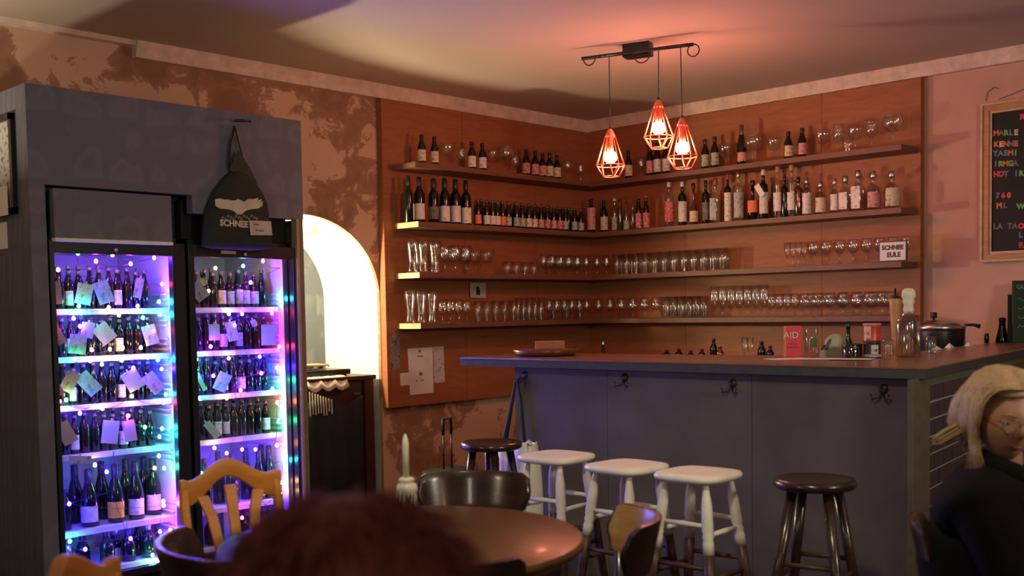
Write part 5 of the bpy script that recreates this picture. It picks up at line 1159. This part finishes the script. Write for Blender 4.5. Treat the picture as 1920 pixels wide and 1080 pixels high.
for s_ in (-1, 1):
    ey = fy(s_ * .030, .003)
    hput(MB().ball((s_ * .030, ey - .0085, .003), .0115, 14, 10), 'eye', eyw)
    hput(MB().ball((s_ * .0315, ey + .0022, .003), .0045, 10, 8, sc=(1, .4, 1)), 'iris', iris)
    hput(MB().tube([(s_ * (.030 + .015 * math.cos(a)), ey + .0015 - .004 * abs(math.cos(a)), .005 + .0065 * math.sin(a)) for a in [math.pi * k / 8 for k in range(9)]], .0019, 5), 'eyelid', SKIN)
    hput(MB().tube([(s_ * x, fy(s_ * x, z) + .0005, z) for x, z in ((.014, .021), (.030, .026), (.046, .021))], [.0016, .0022, .001], 6), 'eyebrow', HAIR)
    hput(MB().tube([(s_ * .074, -.004 + .016 * math.cos(a), -.006 + .028 * math.sin(a)) for a in [2 * math.pi * k / 14 for k in range(14)]], .006, 6, closed=True).ball((s_ * .072, -.002, -.008), .016, 10, 8, sc=(.35, 1, 1.3)), 'ear', SKIN)
hput(MB().tube([(x, fy(x, -.056) - .0015, z) for x, z in ((-.022, -.0565), (-.010, -.0545), (0, -.0555), (.010, -.0545), (.022, -.0565))], [.0012, .0032, .003, .0032, .0012], 8).tube([(x, fy(x, -.061) - .0015, z) for x, z in ((-.020, -.058), (-.008, -.0625), (0, -.063), (.008, -.0625), (.020, -.058))], [.0012, .0038, .004, .0038, .0012], 8), 'lips', lip)
gm = MB(); GLM = plain('thin_gold_rim', (.30, .16, .08), .3, .7)
for s_ in (-1, 1):
    gm.tube([(s_ * .032 + .022 * math.copysign(abs(math.cos(a)) ** .8, math.cos(a)), .1035 - .25 * abs(s_ * .032 + .022 * math.cos(a)) ** 1.6, .000 + .0175 * math.copysign(abs(math.sin(a)) ** .8, math.sin(a))) for a in [2 * math.pi * k / 24 for k in range(24)]], .0012, 6, closed=True)
    gm.tube([(s_ * .053, .098, .008), (s_ * .070, .05, .010), (s_ * .077, .0, .008), (s_ * .076, -.02, -.006)], .0013, 6)
gm.tube([(-.010, .104, .003), (0, .106, .006), (.010, .104, .003)], .0013, 6)
hput(gm, 'glasses', GLM)
# hair: a close cap and many strands swept back
m = MB(); nu, nv = 40, 24; vs_ = []
for j in range(nv + 1):
    ph = math.pi * j / nv
    for k in range(nu):
        th = 2 * math.pi * k / nu; z = math.cos(ph); s1 = math.sin(ph); x = s1 * math.cos(th); y = s1 * math.sin(th)
        lim = .52 if y > .30 else .52 - (.30 - y) * 1.5       # hairline height by direction
        lim = max(-.62, lim)
        zz = max(z, lim); k_ = 1 if z >= lim else .90
        vs_.append((x * .086 * k_, y * .104 * k_ - .006, zz * .126 + .006))
m.add(vs_, [(j * nu + k, j * nu + (k + 1) % nu, (j + 1) * nu + (k + 1) % nu, (j + 1) * nu + k) for j in range(nv) for k in range(nu)], 0, True)
hput(m, 'hair_cap', HAIR)
m = MB(); rr = random.Random(21)
for i in range(1500):
    sd = rr.choice((-1, 1)); y0 = .088 - .16 * rr.random()
    p0 = Vector((sd * .004, y0, .134 - max(0, y0 - .02) * .5 - max(0, -y0) * .25))
    xs = .090 + rr.uniform(-.003, .010); back = rr.uniform(-.10, .052); wv_ = rr.uniform(-.006, .006)
    p1 = Vector((sd * xs * .60, y0 * .80 + back * .2, .108 + rr.uniform(-.004, .004)))
    p2 = Vector((sd * (xs + .002), y0 * .45 + back * .55 + wv_, .045 + rr.uniform(-.008, .008)))
    p3 = Vector((sd * (xs + .001), back + wv_, -.025 + rr.uniform(-.012, .01)))
    ln = rr.random()
    if back > .0:          # front locks fall along the cheek and over the collar
        p3 = Vector((sd * (xs - .004), back * .8 - .006 + wv_, -.02)); p4 = Vector((sd * (xs - .012), back * .7 + .004 - wv_, -.075)); p5 = Vector((sd * (xs - .006 + rr.uniform(-.014, .010)), back * .8 + .01 + rr.uniform(-.01, .02), -.105 - .06 * ln))
    else:                    # the rest is gathered low at the nape
        p4 = Vector((sd * (xs - .026 + rr.uniform(-.01, .01)), back * .85 - .02, -.070)); p5 = Vector((sd * (.045 + rr.uniform(-.015, .015)), -.085 + rr.uniform(-.01, .01), -.085 - .03 * ln))
        A1, A2 = Vector((sd * xs, 0, 0)), None
    arc_ = []
    for q in range(6):
        f_ = math.pi / 2 * q / 5; yy_ = y0 + (back - y0) * (1 - math.cos(f_)) ** .8
        lift = 1 - .35 * max(0, yy_ - .03) / .06 if yy_ > .03 else 1 - .5 * max(0, -yy_ - .04) / .06
        arc_.append(Vector((sd * (xs - .0) * math.sin(f_) ** .9, yy_ + wv_ * math.sin(f_ * 2), .137 * max(.5, lift) * math.cos(f_) ** .8 + .0)))
    m.tube(arc_ + [p3, p4, p5], [.0010, .0017, .0018, .0019, .0019, .0018, .0017, .0014, .0004], 4)
hput(m, 'hair_strands', HAIR)['kind'] = 'stuff'
tl = P(1755, 822, d=2.88); t0 = hc - fdir * .075 - UP3 * .03 - RT3 * .02
m = MB(); rr = random.Random(5)
for i in range(90):
    j1 = Vector((rr.uniform(-1, 1), rr.uniform(-1, 1), rr.uniform(-1, 1))) * .012
    m.tube([t0 + j1 * .8, t0.lerp(tl, .45) + j1 + UP3 * .012, t0.lerp(tl, .8) + j1 * 1.1, tl + j1 * .9 - UP3 * .008], [.002, .0024, .002, .0005], 4)
o = child(m, 'hair_tail', HAIR, wo); o['kind'] = 'stuff'

# the head close in front of the camera
hd = .88; fc = P(655, 1196, d=hd)
pe = empty('person', (fc.x, fc.y, 0)); tag(pe, 'person with dark reddish hair seen from behind, seated in front of the camera', 'person')
DH = plain('dark_red_hair', (.22, .055, .040), .6, var=.4)
S2 = plain('skin_two', (.45, .25, .17), .5)
bz2 = math.atan2(FW3.y, FW3.x) - math.pi / 2
HM = Matrix.Translation(fc) @ Matrix.Rotation(bz2, 4, 'Z')
def pput(mb, nm, mat): o = mb.build(nm, mat); o.parent = pe; o.matrix_parent_inverse = pe.matrix_basis.inverted(); o.matrix_basis = HM; return o
pput(head_mesh(S2), 'head', S2)
for s_ in (-1, 1):
    pput(MB().ball((s_ * .030, .078, .004), .0125, 12, 8), 'eye', eyw)
    pput(MB().tube([(s_ * .074, -.004 + .016 * math.cos(a), -.006 + .028 * math.sin(a)) for a in [2 * math.pi * k / 14 for k in range(14)]], .006, 6, closed=True), 'ear', S2)
m = MB(); vs_ = []
for j in range(25):
    ph = math.pi * j / 24
    for k in range(40):
        th = 2 * math.pi * k / 40; z = math.cos(ph); s1 = math.sin(ph); x = s1 * math.cos(th); y = s1 * math.sin(th)
        lim = .45 if y > .3 else -.75; zz = max(z, lim); q_ = 1 if z >= lim else .9
        vs_.append((x * .098 * q_, y * .108 * q_ - .008, zz * .115 + .004))
m.add(vs_, [(j * 40 + k, j * 40 + (k + 1) % 40, (j + 1) * 40 + (k + 1) % 40, (j + 1) * 40 + k) for j in range(24) for k in range(40)], 0, True)
pput(m, 'hair_cap', DH)
m = MB(); rr = random.Random(31)
for i in range(2600):
    th = rr.uniform(0, 2 * math.pi); ph = math.acos(rr.uniform(-.25, 1)); n_ = Vector((math.sin(ph) * math.cos(th), math.sin(ph) * math.sin(th), math.cos(ph)))
    if n_.y > .3 and n_.z < .45: continue
    p0 = Vector((n_.x * .096, n_.y * .106 - .008, n_.z * .113 + .004)); dn = Vector((n_.x, n_.y * 1.0 - .1, -.75 - .5 * rr.random())) ; dn -= n_ * dn.dot(n_) * .85; dn.normalize()
    l_ = rr.uniform(.02, .055); cu = Vector((rr.uniform(-1, 1), rr.uniform(-1, 1), rr.uniform(-1, 1))) * .009
    m.tube([p0, p0 + n_ * .008 + dn * l_ * .5 + cu, p0 + n_ * rr.uniform(.002, .014) + dn * l_ + cu * 1.6], [.0011, .0010, .0003], 3)
pput(m, 'hair_strands', DH)['kind'] = 'stuff'
def QP(f_, s_, z): return Vector((fc.x, fc.y, 0)) + FW3 * f_ + RT3 * s_ + UP3 * z
zc = fc.z
V = [QP(.02, 0, .48), QP(.0, 0, .62), QP(-.01, 0, .78), QP(-.02, 0, zc - .22), QP(-.015, 0, zc - .13), QP(-.02, .15, zc - .235), QP(-.02, -.15, zc - .235), QP(.03, .22, .68), QP(.03, -.22, .68), QP(.25, .17, .68), QP(.25, -.17, .68), QP(.06, .1, .46), QP(.06, -.1, .46), QP(.42, .12, .48), QP(.42, -.12, .48), QP(.42, .12, .10), QP(.42, -.12, .10)]
skin('sweater', V, E_, Rd, plain('dark_sweater', (.02, .012, .012), .9), pe)
skin('neck', [QP(-.02, 0, zc - .17), fc - UP3 * .05 - FW3 * .01], [(0, 1)], [.055, .052], S2, pe)
